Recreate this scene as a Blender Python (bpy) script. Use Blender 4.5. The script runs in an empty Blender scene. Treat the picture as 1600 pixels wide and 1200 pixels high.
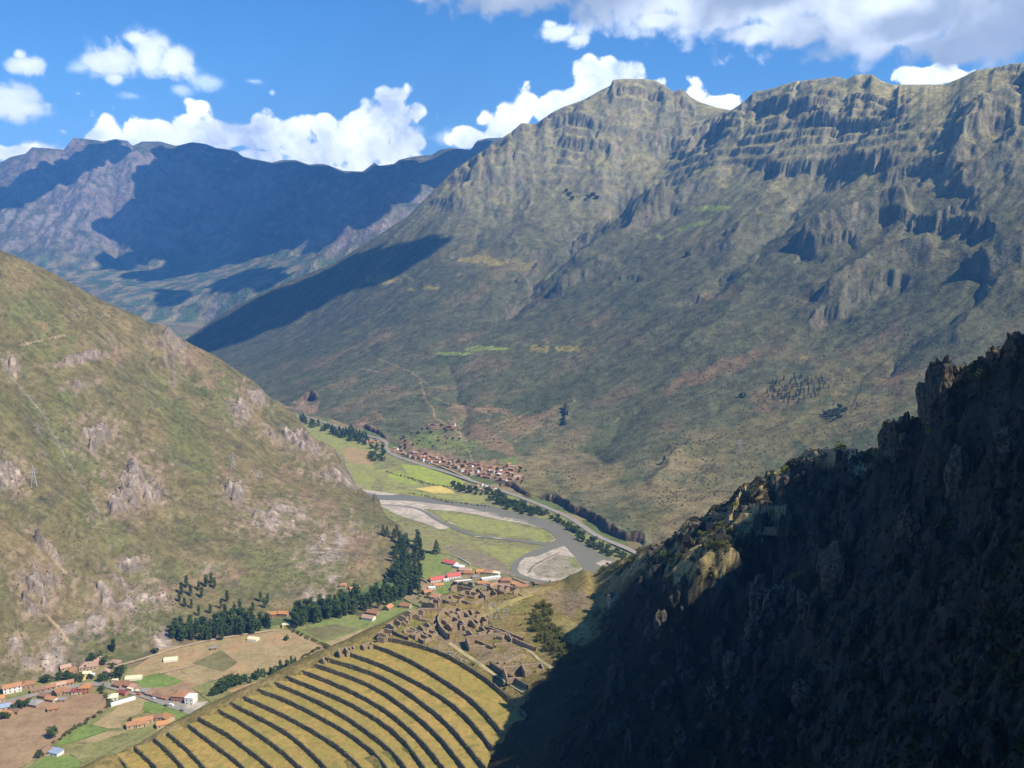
import bpy, math, random
import numpy as np
from mathutils import Vector, noise as mnoise
random.seed(7); np.random.seed(7)
sc = bpy.context.scene
COL = sc.collection

# ---------------------------------------------------------------- camera, sky, sun
F = 1386.0                                    # focal length in pixels of a 1600 px wide picture
CAMZ = 400.0                                  # metres above the valley floor
TH = math.atan(200.0 / F)
CT, ST = math.cos(TH), math.sin(TH)
cam_d = bpy.data.cameras.new('camera'); cam = bpy.data.objects.new('camera', cam_d); COL.objects.link(cam)
cam.location = (0, 0, CAMZ); cam.rotation_euler = (math.pi / 2 - TH, 0, 0)
cam_d.sensor_width = 36.0; cam_d.lens = 36.0 * F / 1600.0
cam_d.clip_start = 1.0; cam_d.clip_end = 60000.0
sc.camera = cam

SUN_EL = math.radians(48.0); SUN_AZ = math.radians(-32.0)     # azimuth from +X towards +Y
SUN = np.array([math.cos(SUN_EL) * math.cos(SUN_AZ), math.cos(SUN_EL) * math.sin(SUN_AZ), math.sin(SUN_EL)])
sd = bpy.data.lights.new('sun', 'SUN'); sd.energy = 5.0; sd.angle = math.radians(0.5); sd.color = (1.0, 0.92, 0.77)
so = bpy.data.objects.new('sun', sd); COL.objects.link(so)
so.rotation_euler = Vector((-SUN[0], -SUN[1], -SUN[2])).to_track_quat('-Z', 'Y').to_euler()
sc.view_settings.view_transform = 'Standard'; sc.view_settings.look = 'None'
sc.view_settings.gamma = 1.0; sc.view_settings.use_curve_mapping = False
sc.view_settings.exposure = 0.58
sc.cycles.volume_bounces = 0
sc.cycles.max_bounces = 4

def lin(r, g, b):
    f = lambda c: (c / 255.0 / 12.92) if c / 255.0 <= 0.04045 else ((c / 255.0 + 0.055) / 1.055) ** 2.4
    return (f(r), f(g), f(b))

# ---------------------------------------------------------------- pixel <-> world
def ray(px, py):
    a = (px - 800.0) / F; b = (600.0 - py) / F
    return np.array([a, CT + b * ST, -ST + b * CT])
def at(px, py, Y):
    d = ray(px, py); t = Y / d[1]
    return np.array([d[0] * t, Y, CAMZ + d[2] * t])
def atz(px, py, z=0.0):
    d = ray(px, py); t = (z - CAMZ) / d[2]
    return np.array([d[0] * t, d[1] * t, z])
def project(x, y, z):
    t = y * CT - (z - CAMZ) * ST
    v = y * ST + (z - CAMZ) * CT
    t = np.maximum(t, 1e-3)
    return 800.0 + F * x / t, 600.0 - F * v / t

# ---------------------------------------------------------------- noise in numpy
def _hash(ix, iy, seed):
    h = (ix.astype(np.int64) * 374761393 + iy.astype(np.int64) * 668265263 + seed * 974711) & 0xFFFFFFFF
    h = ((h ^ (h >> 13)) * 1274126177) & 0xFFFFFFFF
    h = (h ^ (h >> 16)) & 0xFFFFFFFF
    return h
def perlin(x, y, seed=0):
    x0 = np.floor(x); y0 = np.floor(y); fx = x - x0; fy = y - y0
    u = fx * fx * fx * (fx * (fx * 6 - 15) + 10); v = fy * fy * fy * (fy * (fy * 6 - 15) + 10)
    def g(ix, iy, dx, dy):
        a = _hash(ix, iy, seed) * (2 * math.pi / 4294967296.0)
        return np.cos(a) * dx + np.sin(a) * dy
    n00 = g(x0, y0, fx, fy); n10 = g(x0 + 1, y0, fx - 1, fy)
    n01 = g(x0, y0 + 1, fx, fy - 1); n11 = g(x0 + 1, y0 + 1, fx - 1, fy - 1)
    a = n00 + u * (n10 - n00); b = n01 + u * (n11 - n01)
    return (a + v * (b - a)) * 1.5
def fbm(x, y, oct=5, seed=0, gain=0.5, lac=2.03):
    s = np.zeros_like(x); a = 1.0; t = 0.0
    for i in range(oct):
        s += a * perlin(x, y, seed + i * 17); t += a
        a *= gain; x = x * lac + 3.7; y = y * lac - 1.9
    return s / t * 1.3
def ridged(x, y, oct=5, seed=0, gain=0.5):
    s = np.zeros_like(x); a = 1.0; t = 0.0; w = np.ones_like(x)
    for i in range(oct):
        n = (1 - np.abs(perlin(x, y, seed + i * 13))) ** 2 * w
        s += a * n; t += a; w = np.clip(n * 1.4, 0, 1)
        a *= gain; x = x * 2.07 + 5.1; y = y * 2.07 + 1.3
    return s / t
def sstep(a, b, x):
    t = np.clip((x - a) / (b - a), 0, 1); return t * t * (3 - 2 * t)
def erosion_cell(x, y, dx, dy, seed):
    ix = np.floor(x); iy = np.floor(y); fx = x - ix; fy = y - iy
    va = np.zeros_like(x); gx = np.zeros_like(x); gy = np.zeros_like(x); wt = np.zeros_like(x)
    for i in (-1, 0, 1, 2):
        for j in (-1, 0, 1, 2):
            h = _hash(ix - i, iy - j, seed)
            hx = (h & 0xFFFF) / 65536.0 * 0.5; hy = ((h >> 16) & 0xFFFF) / 65536.0 * 0.5
            px = fx + i - hx - 0.5; py = fy + j - hy - 0.5
            w = np.exp(-(px * px + py * py) * 2.0); wt += w
            m = (px * dx + py * dy) * 2 * math.pi
            va += np.cos(m) * w; s = -np.sin(m) * w; gx += s * dx; gy += s * dy
    return va / wt, gx / wt, gy / wt
def erode(x, y, zx, zy, size, octv=5, seed=0, gain=0.45, k=1.6, pull=1.0):
    """gullies running down the slope; returns height in -1..1, to be scaled"""
    mag = np.sqrt(zx * zx + zy * zy) + 1e-6
    s = np.clip(mag * k, 0, 1.15) / mag
    dx0 = -zy * s; dy0 = zx * s
    H = np.zeros_like(x); GX = np.zeros_like(x); GY = np.zeros_like(x); a = 1.0; f = 1.0 / size; t = 0
    for o in range(octv):
        dx = dx0 - GY * 0.35 * pull; dy = dy0 + GX * 0.35 * pull
        v, gx, gy = erosion_cell(x * f + seed * 3.1, y * f + seed * 1.7, dx, dy, seed + o * 7)
        H += v * a; GX += gx * a; GY += gy * a
        t += a; a *= gain; f *= 2.05
    return H / t

# ---------------------------------------------------------------- smooth surface through control points
class Surf:
    def __init__(self, pts, smooth=0.0, soft=0.0004):
        self.e = soft
        P = np.array(pts, float); self.s = 1000.0
        self.xy = P[:, :2] / self.s; z = P[:, 2]; n = len(P)
        d = np.sqrt(((self.xy[:, None] - self.xy[None]) ** 2).sum(-1) + soft)
        A = np.zeros((n + 3, n + 3)); A[:n, :n] = -d + np.eye(n) * smooth
        A[:n, n] = 1; A[:n, n + 1:] = self.xy; A[n, :n] = 1; A[n + 1:, :n] = self.xy.T
        self.w = np.linalg.solve(A, np.concatenate([z, np.zeros(3)]))
    def __call__(self, x, y):
        x = np.asarray(x, float) / self.s; y = np.asarray(y, float) / self.s
        r = self.w[-3] + self.w[-2] * x + self.w[-1] * y
        for (cx, cy), w in zip(self.xy, self.w[:-3]):
            r = r - w * np.sqrt((x - cx) ** 2 + (y - cy) ** 2 + self.e)
        return r

def polyline_dist(x, y, P):
    """unsigned distance, signed side (+ = left of the direction of travel), parameter"""
    P = np.asarray(P, float); best = np.full(x.shape, 1e12); side = np.zeros_like(x); par = np.zeros_like(x)
    for i in range(len(P) - 1):
        ax, ay = P[i][:2]; bx, by = P[i + 1][:2]; vx, vy = bx - ax, by - ay; L = vx * vx + vy * vy + 1e-9
        t = np.clip(((x - ax) * vx + (y - ay) * vy) / L, 0, 1)
        d = (x - ax - t * vx) ** 2 + (y - ay - t * vy) ** 2
        m = d < best
        best = np.where(m, d, best); par = np.where(m, (i + t) / (len(P) - 1), par)
        side = np.where(m, np.sign(vx * (y - ay) - vy * (x - ax)), side)
    return np.sqrt(best), side, par
def in_poly(x, y, P):
    P = np.asarray(P, float); c = np.zeros(x.shape, bool); n = len(P); j = n - 1
    for i in range(n):
        xi, yi = P[i]; xj, yj = P[j]
        if yi != yj:
            c ^= ((yi > y) != (yj > y)) & (x < (xj - xi) * (y - yi) / (yj - yi) + xi)
        j = i
    return c
def resample(P, n):
    P = np.asarray(P, float); d = np.concatenate([[0], np.cumsum(np.sqrt((np.diff(P[:, :2], axis=0) ** 2).sum(1)))])
    t = np.linspace(0, d[-1], n)
    return np.stack([np.interp(t, d, P[:, k]) for k in range(P.shape[1])], 1)
def smoothline(P, n, it=2):
    P = np.asarray(P, float)
    for _ in range(it):
        Q = [P[0]]
        for i in range(len(P) - 1):
            Q.append(P[i] * 0.75 + P[i + 1] * 0.25); Q.append(P[i] * 0.25 + P[i + 1] * 0.75)
        Q.append(P[-1]); P = np.array(Q)
    return resample(P, n)

# ---------------------------------------------------------------- a terrain sheet sampled on a fan (u = x / y)
class Sheet:
    def __init__(self, u0, u1, nu, ys):
        self.u = np.linspace(u0, u1, nu); self.y1 = np.asarray(ys, float)
        self.U, self.Y = np.meshgrid(self.u, self.y1); self.X = self.U * self.Y
        self.Z = np.zeros_like(self.X)
    def grad(self, Z=None):
        Z = self.Z if Z is None else Z
        zu = np.gradient(Z, self.u, axis=1); zy = np.gradient(Z, self.y1, axis=0)
        gx = zu / self.Y; return gx, zy - self.U * gx
    def pix(self): return project(self.X, self.Y, self.Z)
    def pick(self, px, py):
        """world point of the sheet seen at a picture position (nearest visible)"""
        PX, PY = self.pix(); d = (PX - px) ** 2 + (PY - py) ** 2
        best = d.min(); m = d <= best + 9
        k = np.argmin(np.where(m, self.Y, 1e9)); i, j = np.unravel_index(k, d.shape)
        return np.array([self.X[i, j], self.Y[i, j], self.Z[i, j]])
    def line(self, pts): return np.array([self.pick(*p) for p in pts])
    def fit_skyline(self, sky, win=500.0, smooth=2.0, y_min=0.0, it=2, lim=1e9):
        sky = np.array(sky, float)
        for _ in range(it):
            PX, PY = self.pix(); PYm = np.where(self.Y < y_min, 1e9, PY)
            k = PYm.argmin(0); cols = np.arange(len(self.u))
            yc = self.Y[k, cols]; pyc = PY[k, cols]; pxc = PX[k, cols]; zc = self.Z[k, cols]
            tgt = np.interp(pxc, sky[:, 0], sky[:, 1])
            dz = (pyc - tgt) / F * yc * 1.02
            dz = np.clip(dz, -lim, lim); n = int(smooth * 3) + 1; ker = np.exp(-0.5 * (np.arange(-n, n + 1) / smooth) ** 2); ker /= ker.sum()
            dz = np.convolve(np.pad(dz, n, 'edge'), ker, 'valid')
            ycs = np.convolve(np.pad(yc, 20, 'edge'), np.ones(41) / 41, 'valid')
            w = np.exp(-((self.Y - yc[None]) / win) ** 2)
            self.Z = self.Z + dz[None] * w
    def sample(self, x, y):
        u = np.asarray(x, float) / np.asarray(y, float)
        fu = np.clip((u - self.u[0]) / (self.u[1] - self.u[0]), 0, len(self.u) - 1.001)
        fy = np.clip(np.interp(y, self.y1, np.arange(len(self.y1))), 0, len(self.y1) - 1.001)
        i = fy.astype(int) if hasattr(fy, 'astype') else int(fy); j = fu.astype(int) if hasattr(fu, 'astype') else int(fu)
        a = fy - i; b = fu - j; Z = self.Z
        return (Z[i, j] * (1 - a) * (1 - b) + Z[i + 1, j] * a * (1 - b) + Z[i, j + 1] * (1 - a) * b + Z[i + 1, j + 1] * a * b)

def mesh_from(name, V, Fc, mat=None, colors=None, smooth=True, parent=None, quads=True):
    me = bpy.data.meshes.new(name); V = np.asarray(V, np.float32); Fc = np.asarray(Fc, np.int32)
    k = Fc.shape[1]
    me.vertices.add(len(V)); me.vertices.foreach_set('co', V.ravel())
    me.loops.add(Fc.size); me.loops.foreach_set('vertex_index', Fc.ravel())
    me.polygons.add(len(Fc)); me.polygons.foreach_set('loop_start', np.arange(0, Fc.size, k, dtype=np.int32))
    me.polygons.foreach_set('loop_total', np.full(len(Fc), k, np.int32))
    me.polygons.foreach_set('use_smooth', np.full(len(Fc), smooth, bool))
    me.update(calc_edges=True)
    if colors is not None:
        c = np.ones((len(V), 4), np.float32); c[:, :3] = colors
        at_ = me.color_attributes.new('Col', 'FLOAT_COLOR', 'POINT'); at_.data.foreach_set('color', c.ravel())
    if mat: me.materials.append(mat)
    ob = bpy.data.objects.new(name, me); COL.objects.link(ob)
    if parent: ob.parent = parent
    return ob
def sheet_object(S, name, mat, colors, zmin=-2.0, mask=None):
    nr, nc = S.Z.shape; idx = np.arange(nr * nc).reshape(nr, nc)
    q = np.stack([idx[:-1, :-1], idx[:-1, 1:], idx[1:, 1:], idx[1:, :-1]], -1).reshape(-1, 4)
    z = S.Z.ravel(); keep = (z[q] > zmin).any(1)
    if mask is not None: keep &= mask.ravel()[q].any(1)
    q = q[keep]; used = np.unique(q); re = np.zeros(nr * nc, np.int64); re[used] = np.arange(len(used))
    V = np.stack([S.X.ravel(), S.Y.ravel(), z], 1)[used]
    ob = mesh_from(name, V, re[q], mat, colors.reshape(-1, 3)[used])
    ob['kind'] = 'structure'
    return ob

# ---------------------------------------------------------------- materials
class NT:
    def __init__(s, nt): s.t = nt; s.n = nt.nodes; s.l = nt.links
    def new(s, ty, **kw):
        n = s.n.new(ty)
        for k, v in kw.items():
            if k.startswith('i_'): n.inputs[k[2:].replace('_', ' ')].default_value = v
            else: setattr(n, k, v)
        return n
    def link(s, a, b): s.l.new(a, b)
    def val(s, op, a, b=None, clamp=False):
        m = s.n.new('ShaderNodeMath'); m.operation = op; m.use_clamp = clamp
        for i, v in enumerate((a, b)):
            if v is None: continue
            if isinstance(v, (int, float)): m.inputs[i].default_value = v
            else: s.l.new(v, m.inputs[i])
        return m.outputs[0]
    def mix(s, fac, a, b, mode='MIX'):
        m = s.n.new('ShaderNodeMix'); m.data_type = 'RGBA'; m.blend_type = mode
        for i, v in ((0, fac), (6, a), (7, b)):
            if isinstance(v, (int, float)): m.inputs[i].default_value = v
            elif isinstance(v, tuple): m.inputs[i].default_value = (*v[:3], 1)
            else: s.l.new(v, m.inputs[i])
        return m.outputs[2]
    def ramp(s, fac, stops):
        r = s.n.new('ShaderNodeValToRGB'); e = r.color_ramp.elements
        while len(e) < len(stops): e.new(0.5)
        for k, (p, c) in enumerate(stops):
            e[k].position = p; e[k].color = (c, c, c, 1) if isinstance(c, (int, float)) else (*c, 1)
        s.l.new(fac, r.inputs[0]); return r.outputs[0]
    def noise(s, vec, scale, detail=4, rough=0.55, dist=0.0):
        n = s.n.new('ShaderNodeTexNoise'); n.inputs['Scale'].default_value = scale
        n.inputs['Detail'].default_value = detail; n.inputs['Roughness'].default_value = rough
        n.inputs['Distortion'].default_value = dist
        s.l.new(vec, n.inputs['Vector']); return n.outputs[0]
def new_mat(name, rough=0.95, spec=0.1):
    m = bpy.data.materials.new(name); m.use_nodes = True; t = NT(m.node_tree)
    b = t.n['Principled BSDF']; b.inputs['Roughness'].default_value = rough
    b.inputs['Specular IOR Level'].default_value = spec
    return m, t, b
def ground_mat(name, s1, s2, amount=0.5, bump=1.0, bdist=1.0, grass=None):
    """colour attribute broken up by two scales of noise, plus relief"""
    m, t, b = new_mat(name, 0.95, 0.05)
    a = t.new('ShaderNodeVertexColor', layer_name='Col'); g = t.new('ShaderNodeNewGeometry').outputs['Position']
    n1 = t.noise(g, s1, 5, 0.62); n2 = t.noise(g, s2, 4, 0.6)
    v1 = t.ramp(n1, [(0.30, 1 - amount), (0.5, 1.0), (0.72, 1 + amount * 0.75)])
    v2 = t.ramp(n2, [(0.32, 1 - amount * 0.8), (0.5, 1.0), (0.7, 1 + amount * 0.5)])
    c = t.mix(1.0, a.outputs[0], v1, 'MULTIPLY'); c = t.mix(1.0, c, v2, 'MULTIPLY')
    t.link(c, b.inputs['Base Color'])
    bp = t.new('ShaderNodeBump'); bp.inputs['Strength'].default_value = bump; bp.inputs['Distance'].default_value = bdist
    t.link(t.val('ADD', n1, t.val('MULTIPLY', n2, 0.5)), bp.inputs['Height']); t.link(bp.outputs[0], b.inputs['Normal'])
    return m
def plain_mat(name, col, rough=0.9, var=0.18, scale=0.8, spec=0.15, metal=0.0, bump=0.0):
    m, t, b = new_mat(name, rough, spec); g = t.new('ShaderNodeNewGeometry').outputs['Position']
    n = t.noise(g, scale, 4, 0.6)
    c = t.mix(1.0, col, t.ramp(n, [(0.3, 1 - var), (0.7, 1 + var)]), 'MULTIPLY'); t.link(c, b.inputs['Base Color'])
    b.inputs['Metallic'].default_value = metal
    if bump:
        bp = t.new('ShaderNodeBump'); bp.inputs['Strength'].default_value = bump; bp.inputs['Distance'].default_value = 0.3
        t.link(n, bp.inputs['Height']); t.link(bp.outputs[0], b.inputs['Normal'])
    return m
def leaf_mat(name, c1, c2, scale=0.6):
    m, t, b = new_mat(name, 0.8, 0.1); g = t.new('ShaderNodeNewGeometry').outputs['Position']
    oi = t.new('ShaderNodeObjectInfo').outputs['Random']
    n = t.noise(g, scale, 3, 0.6)
    f = t.val('ADD', t.val('MULTIPLY', t.val('SUBTRACT', n, 0.5), 2.2), t.val('ADD', t.val('MULTIPLY', oi, 0.5), 0.25), True)
    t.link(t.mix(f, c1, c2), b.inputs['Base Color'])
    return m
def tag(o, label=None, cat=None, group=None, kind=None):
    if label: o['label'] = label
    if cat: o['category'] = cat
    if group: o['group'] = group
    if kind: o['kind'] = kind
    return o
def structure(o): o['kind'] = 'structure'; return o
# ---------------------------------------------------------------- world: Nishita sky with cumulus
w = bpy.data.worlds.new('World'); sc.world = w; w.use_nodes = True
t = NT(w.node_tree); bg = t.n['Background']; SKY_S = 0.05
bg.inputs['Strength'].default_value = SKY_S
sky = t.new('ShaderNodeTexSky'); sky.sky_type = 'NISHITA'; sky.sun_disc = False
sky.sun_elevation = SUN_EL; sky.sun_rotation = math.pi / 2 - SUN_AZ
sky.altitude = 3300; sky.air_density = 1.0; sky.dust_density = 0.8; sky.ozone_density = 1.5
hue = t.new('ShaderNodeHueSaturation'); hue.inputs['Saturation'].default_value = 1.32; hue.inputs['Value'].default_value = 2.55
t.link(sky.outputs[0], hue.inputs['Color'])
d = t.new('ShaderNodeTexCoord').outputs['Generated']
sx = t.new('ShaderNodeSeparateXYZ'); t.link(d, sx.inputs[0])
az = t.val('ARCTAN2', sx.outputs[0], sx.outputs[1]); el = t.val('ARCSINE', sx.outputs[2])
cv = t.new('ShaderNodeCombineXYZ'); t.link(az, cv.inputs[0]); t.link(el, cv.inputs[1]); P = cv.outputs[0]
nz = t.noise(P, 26.0, 8, 0.60, 0.3); nz2 = t.noise(P, 9.0, 4, 0.5, 0.2); nz3 = t.noise(P, 60.0, 4, 0.5)
billow = t.new('ShaderNodeTexVoronoi', feature='SMOOTH_F1'); billow.inputs['Scale'].default_value = 48; billow.inputs['Smoothness'].default_value = 0.35
wv = t.new('ShaderNodeVectorMath', operation='ADD'); cc = t.new('ShaderNodeCombineXYZ')
t.link(t.val('MULTIPLY', nz, 0.02), cc.inputs[0]); t.link(t.val('MULTIPLY', nz, 0.018), cc.inputs[1])
t.link(P, wv.inputs[0]); t.link(cc.outputs[0], wv.inputs[1]); t.link(wv.outputs[0], billow.inputs['Vector'])
def azel(px, py):
    r = ray(px, py); return math.atan2(r[0], r[1]), math.asin(r[2] / np.linalg.norm(r))
PV = {}
for asp in (1.0, 1.7, 3.0):
    c_ = t.new('ShaderNodeCombineXYZ'); t.link(az, c_.inputs[0]); t.link(t.val('MULTIPLY', el, asp), c_.inputs[1]); PV[asp] = c_.outputs[0]
def blobs(L):
    cur = None
    for (px, py, rx, ry) in L:
        a, e = azel(px, py); asp = min(PV, key=lambda q: abs(math.log(q * ry / rx)))
        r = math.sqrt(rx * ry * asp) / F
        l = t.new('ShaderNodeVectorMath', operation='DISTANCE'); t.link(PV[asp], l.inputs[0]); l.inputs[1].default_value = (a, e * asp, 0)
        v = t.new('ShaderNodeMath', operation='MULTIPLY_ADD'); t.link(l.outputs['Value'], v.inputs[0]); v.inputs[1].default_value = -1 / r; v.inputs[2].default_value = 1.0
        if cur is None: cur = v.outputs[0]
        else:
            m = t.new('ShaderNodeMath', operation='SMOOTH_MAX'); t.link(cur, m.inputs[0]); t.link(v.outputs[0], m.inputs[1]); m.inputs[2].default_value = 0.12; cur = m.outputs[0]
    return cur
def alpha(dens, k_noise, k_bil, lo, hi):
    x = t.val('ADD', dens, t.val('MULTIPLY', t.val('SUBTRACT', nz, 0.5), k_noise))
    x = t.val('ADD', x, t.val('MULTIPLY', t.val('SUBTRACT', nz3, 0.5), 0.35))
    x = t.val('ADD', x, t.val('MULTIPLY', t.val('SUBTRACT', 0.42, billow.outputs['Distance']), k_bil))
    m = t.new('ShaderNodeMapRange', interpolation_type='SMOOTHSTEP'); m.inputs[1].default_value = lo; m.inputs[2].default_value = hi
    t.link(x, m.inputs[0]); return m.outputs[0], x
S = 1.55 / SKY_S
col = hue.outputs[0]
# thin veils
a_, x_ = alpha(blobs([(60,174,60,9),(125,105,30,14),(325,128,44,16),(395,127,22,7),(280,140,22,12),(210,150,24,10),(260,110,60,22),(122,146,9,6),(425,145,6,6),(700,215,60,14),(650,205,30,18)]), 2.2, 0.3, 0.15, 1.1)
col = t.mix(t.val('MULTIPLY', a_, 0.55), col, (0.72 * S, 0.80 * S, 0.95 * S))
# small mid-height clouds
a_, x_ = alpha(blobs([(240,84,52,40),(180,95,48,30),(265,95,36,30),(150,98,26,20),(180,122,16,10),(215,60,20,14),(35,102,24,16),(30,85,10,10),(15,158,52,26),(45,168,40,12),(880,50,46,20),(900,62,30,14),(860,38,20,10),(55,240,60,16)]), 1.9, 0.5, 0.0, 0.55)
shade = t.ramp(t.val('ADD', t.val('MULTIPLY', nz2, 0.7), t.val('MULTIPLY', x_, 0.25)), [(0.28, (0.42, 0.49, 0.62)), (0.58, (0.72, 0.75, 0.80))])
col = t.mix(t.val('MULTIPLY', a_, 0.92), col, t.mix(1.0, shade, (S, S, S), 'MULTIPLY'))
# bright cumulus standing behind the ridges
a_, x_ = alpha(blobs([(322,208,56,40),(260,215,70,48),(200,235,70,40),(155,222,30,22),(420,210,60,30),(470,225,44,44),(525,236,112,48),(600,240,58,36),(612,182,50,52),(628,215,40,40),(590,205,36,40),(500,195,30,24),(560,190,26,20),(635,215,22,22),(560,270,120,30),
                      (400,250,60,20),(740,215,44,26),(800,185,34,30),(820,165,26,28),(850,175,26,20),(780,205,50,24),(880,160,30,24),(920,130,46,36),(960,115,50,24),(905,150,50,26),(1085,148,32,30),(1120,160,40,16),(1100,170,70,20),(1000,140,40,20),
                      (1455,115,52,16),(1430,118,36,16),(1490,118,30,12),(20,238,34,14)]), 1.25, 1.0, -0.02, 0.24)
shade = t.ramp(t.val('ADD', t.val('MULTIPLY', nz2, 0.55), t.val('MULTIPLY', nz, 0.45)), [(0.38, (0.40, 0.47, 0.60)), (0.51, (0.80, 0.84, 0.90)), (0.6, (1.05, 1.06, 1.08))])
col = t.mix(a_, col, t.mix(1.0, shade, (S, S, S), 'MULTIPLY'))
# the broad cloud across the upper right, grey below and white where the sun comes through
a_, x_ = alpha(blobs([(800,-40,260,64),(760,-14,150,30),(1050,-30,320,90),(1120,20,130,52),(1350,-30,380,112),(1180,52,80,26),(1420,30,230,66),(1600,20,260,100),(1500,70,130,36),(1250,45,130,32),(1030,30,60,20),(640,-20,90,24)]), 1.1, 0.35, 0.16, 0.55)
gr = t.val('ADD', t.val('MULTIPLY', t.val('SUBTRACT', nz2, 0.5), 1.5), t.val('MULTIPLY', nz, 0.25))
e1, _ = alpha(blobs([(900,-8,260,34),(700,0,150,32),(1180,-20,150,28),(1490,82,130,34),(1560,60,90,60),(1420,40,90,26)]), 0.8, 0.0, -0.1, 0.7)
sh0 = t.ramp(gr, [(0.0, (0.26, 0.30, 0.37)), (0.22, (0.52, 0.56, 0.62)), (0.5, (0.78, 0.80, 0.84))])
shd = t.mix(t.val('MULTIPLY', e1, 0.85), sh0, (0.20, 0.24, 0.31))
col = t.mix(a_, col, t.mix(1.0, shd, (S, S, S), 'MULTIPLY'))
t.link(col, bg.inputs['Color'])
# ================================================================ TERRAIN
LF_SKY = [(0,254),(17,245),(40,240),(50,230),(70,231),(100,234),(107,225),(115,215),(150,219),(162,221),(180,217),(200,220),(207,228),(222,221),(250,221),(275,228),(300,222),(322,225),(337,231),(367,235),(380,245),(400,249),(415,252),(425,254),(440,250),(462,250),(482,257),(507,256),(537,267),(567,268),(585,254),(592,259),(615,256),(625,249),(650,244),(675,242),(687,234),(705,231),(735,234),(745,220),(760,216),(780,215),(900,215)]
MM_SKY = [(250,560),(290,530),(340,495),(400,462),(450,440),(525,410),(555,390),(600,362),(640,335),(665,310),(690,285),(710,265),(737,247),(775,222),(800,205),(815,192),(837,194),(860,177),(882,166),(912,156),(940,140),(954,134),(957,125),(972,123),(1005,123),(1025,126),(1040,134),(1052,144),(1062,139),(1070,142),(1080,152),(1095,160),(1120,168),(1142,172),(1150,167),(1165,157),(1178,143),(1200,140),(1242,127),(1290,122),(1307,119),(1322,124),(1340,116),(1362,116),(1377,126),(1392,132),(1457,132),(1475,132),(1500,122),(1525,110),(1550,106),(1587,99),(1600,98),(1700,90),(1850,110)]
LH_SKY = [(-400,180),(-200,290),(0,390),(80,425),(160,470),(200,487),(220,495),(232,505),(262,508),(272,520),(290,533),(335,555),(350,565),(380,585),(400,598),(425,625),(450,640),(465,652),(477,667),(490,685),(520,697),(535,717),(545,735),(550,750),(572,767),(585,777),(597,790),(607,805),(620,818),(640,840)]

def lerp(a, b, t): return a + (b - a) * t
def mixc(A, B, m):
    return A * (1 - m[..., None]) + np.asarray(B) * m[..., None]
def spots(PX, PY, specs, rough=0.35, seed=3, sc_=0.05):
    """soft-edged ragged patches given as (px, py, rx, ry, angle degrees)"""
    n = fbm(PX * sc_, PY * sc_, 4, seed); out = np.zeros_like(PX)
    for (cx, cy, rx, ry, a) in specs:
        m = (np.abs(PX - cx) < (rx + ry) * 1.6) & (np.abs(PY - cy) < (rx + ry) * 1.6)
        if not m.any(): continue
        ca, sa = math.cos(math.radians(a)), math.sin(math.radians(a))
        dx = PX[m] - cx; dy = PY[m] - cy
        u = (dx * ca - dy * sa) / rx; v = (dx * sa + dy * ca) / ry     # angle counter-clockwise in the picture
        d = np.sqrt(u * u + v * v) + n[m] * rough * 2.2
        out[m] = np.maximum(out[m], 1 - sstep(0.75, 1.1, d))
    return out
def strokes(PX, PY, lines, seed=5):
    """thin lines (paths, gullies) as polylines with half-width in pixels"""
    out = np.zeros_like(PX)
    for pts, w in lines:
        P = np.array(pts, float)
        m = (PX > P[:, 0].min() - 8) & (PX < P[:, 0].max() + 8) & (PY > P[:, 1].min() - 8) & (PY < P[:, 1].max() + 8)
        if not m.any(): continue
        d, s, t = polyline_dist(PX[m], PY[m], P)
        out[m] = np.maximum(out[m], 1 - sstep(w * 0.7, w * 1.5, d))
    return out

# ---------------------------------------------------------------- far range, about 8 km off
FR = Sheet(-0.75, 0.30, 560, np.concatenate([np.linspace(4700, 6600, 70), np.linspace(6630, 9000, 170), np.linspace(9050, 10500, 20)]))
pts = []
for px, Y in ((-300,8300),(-150,8300),(0,8300),(60,8200),(115,8000),(180,7900),(250,8100),(300,8300),(370,8500),(440,8600),(510,8600),(570,8600),(620,8400),(680,8200),(740,8000),(800,7900),(950,7900),(1150,8000)):
    py = np.interp(px, [p[0] for p in LF_SKY], [p[1] for p in LF_SKY]); p = at(px, py, Y); pts.append(p)
    pts.append((p[0] * 1.12, p[1] + 1400, p[2] - 500))
for px, py, Y in ((-300,470,6000),(0,430,6500),(100,430,6500),(200,420,6900),(250,415,7000),(330,400,7100),(420,395,7000),(480,400,6500),(520,395,6000),
                  (545,366,5850),(600,316,6100),(640,290,6500),(700,270,6900),(450,420,5800),(380,450,5600),(330,470,5600),(200,455,6000),(100,450,6000),
                  (60,300,7500),(150,330,7300),(300,330,7600),(420,330,7700),(640,330,6300),(690,300,6600)):
    pts.append(at(px, py, Y))
for x, y in ((-4000,4800),(-3000,5000),(-2300,5200),(-1900,5500),(-1500,5200),(-900,4700),(0,4500),(1500,4700),(-5000,5500)): pts.append((x, y, -25))
s = Surf(pts, 0.02); FR.Z = s(FR.X, FR.Y)
gx, gy = FR.grad(); steep = np.clip(np.sqrt(gx ** 2 + gy ** 2), 0, 1.2)
amp = sstep(60, 500, FR.Z)
wx = fbm(FR.X / 900, FR.Y / 900, 3, 5) * 130; wy = fbm(FR.X / 900, FR.Y / 900, 3, 9) * 130
er = erode(FR.X + wx, FR.Y + wy, gx, gy, 620, 5, 3, 0.5)
FR.Z = FR.Z + er * 95 * amp * (0.3 + steep) + (ridged(FR.X / 420, FR.Y / 420, 5, 8) - 0.4) * 110 * amp * steep
FR.fit_skyline(LF_SKY, 420, 1.6, 6800); FR.fit_skyline(LF_SKY, 160, 0.6, 6800)
gx, gy = FR.grad(); sl = np.sqrt(gx ** 2 + gy ** 2); PX, PY = FR.pix()
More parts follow.
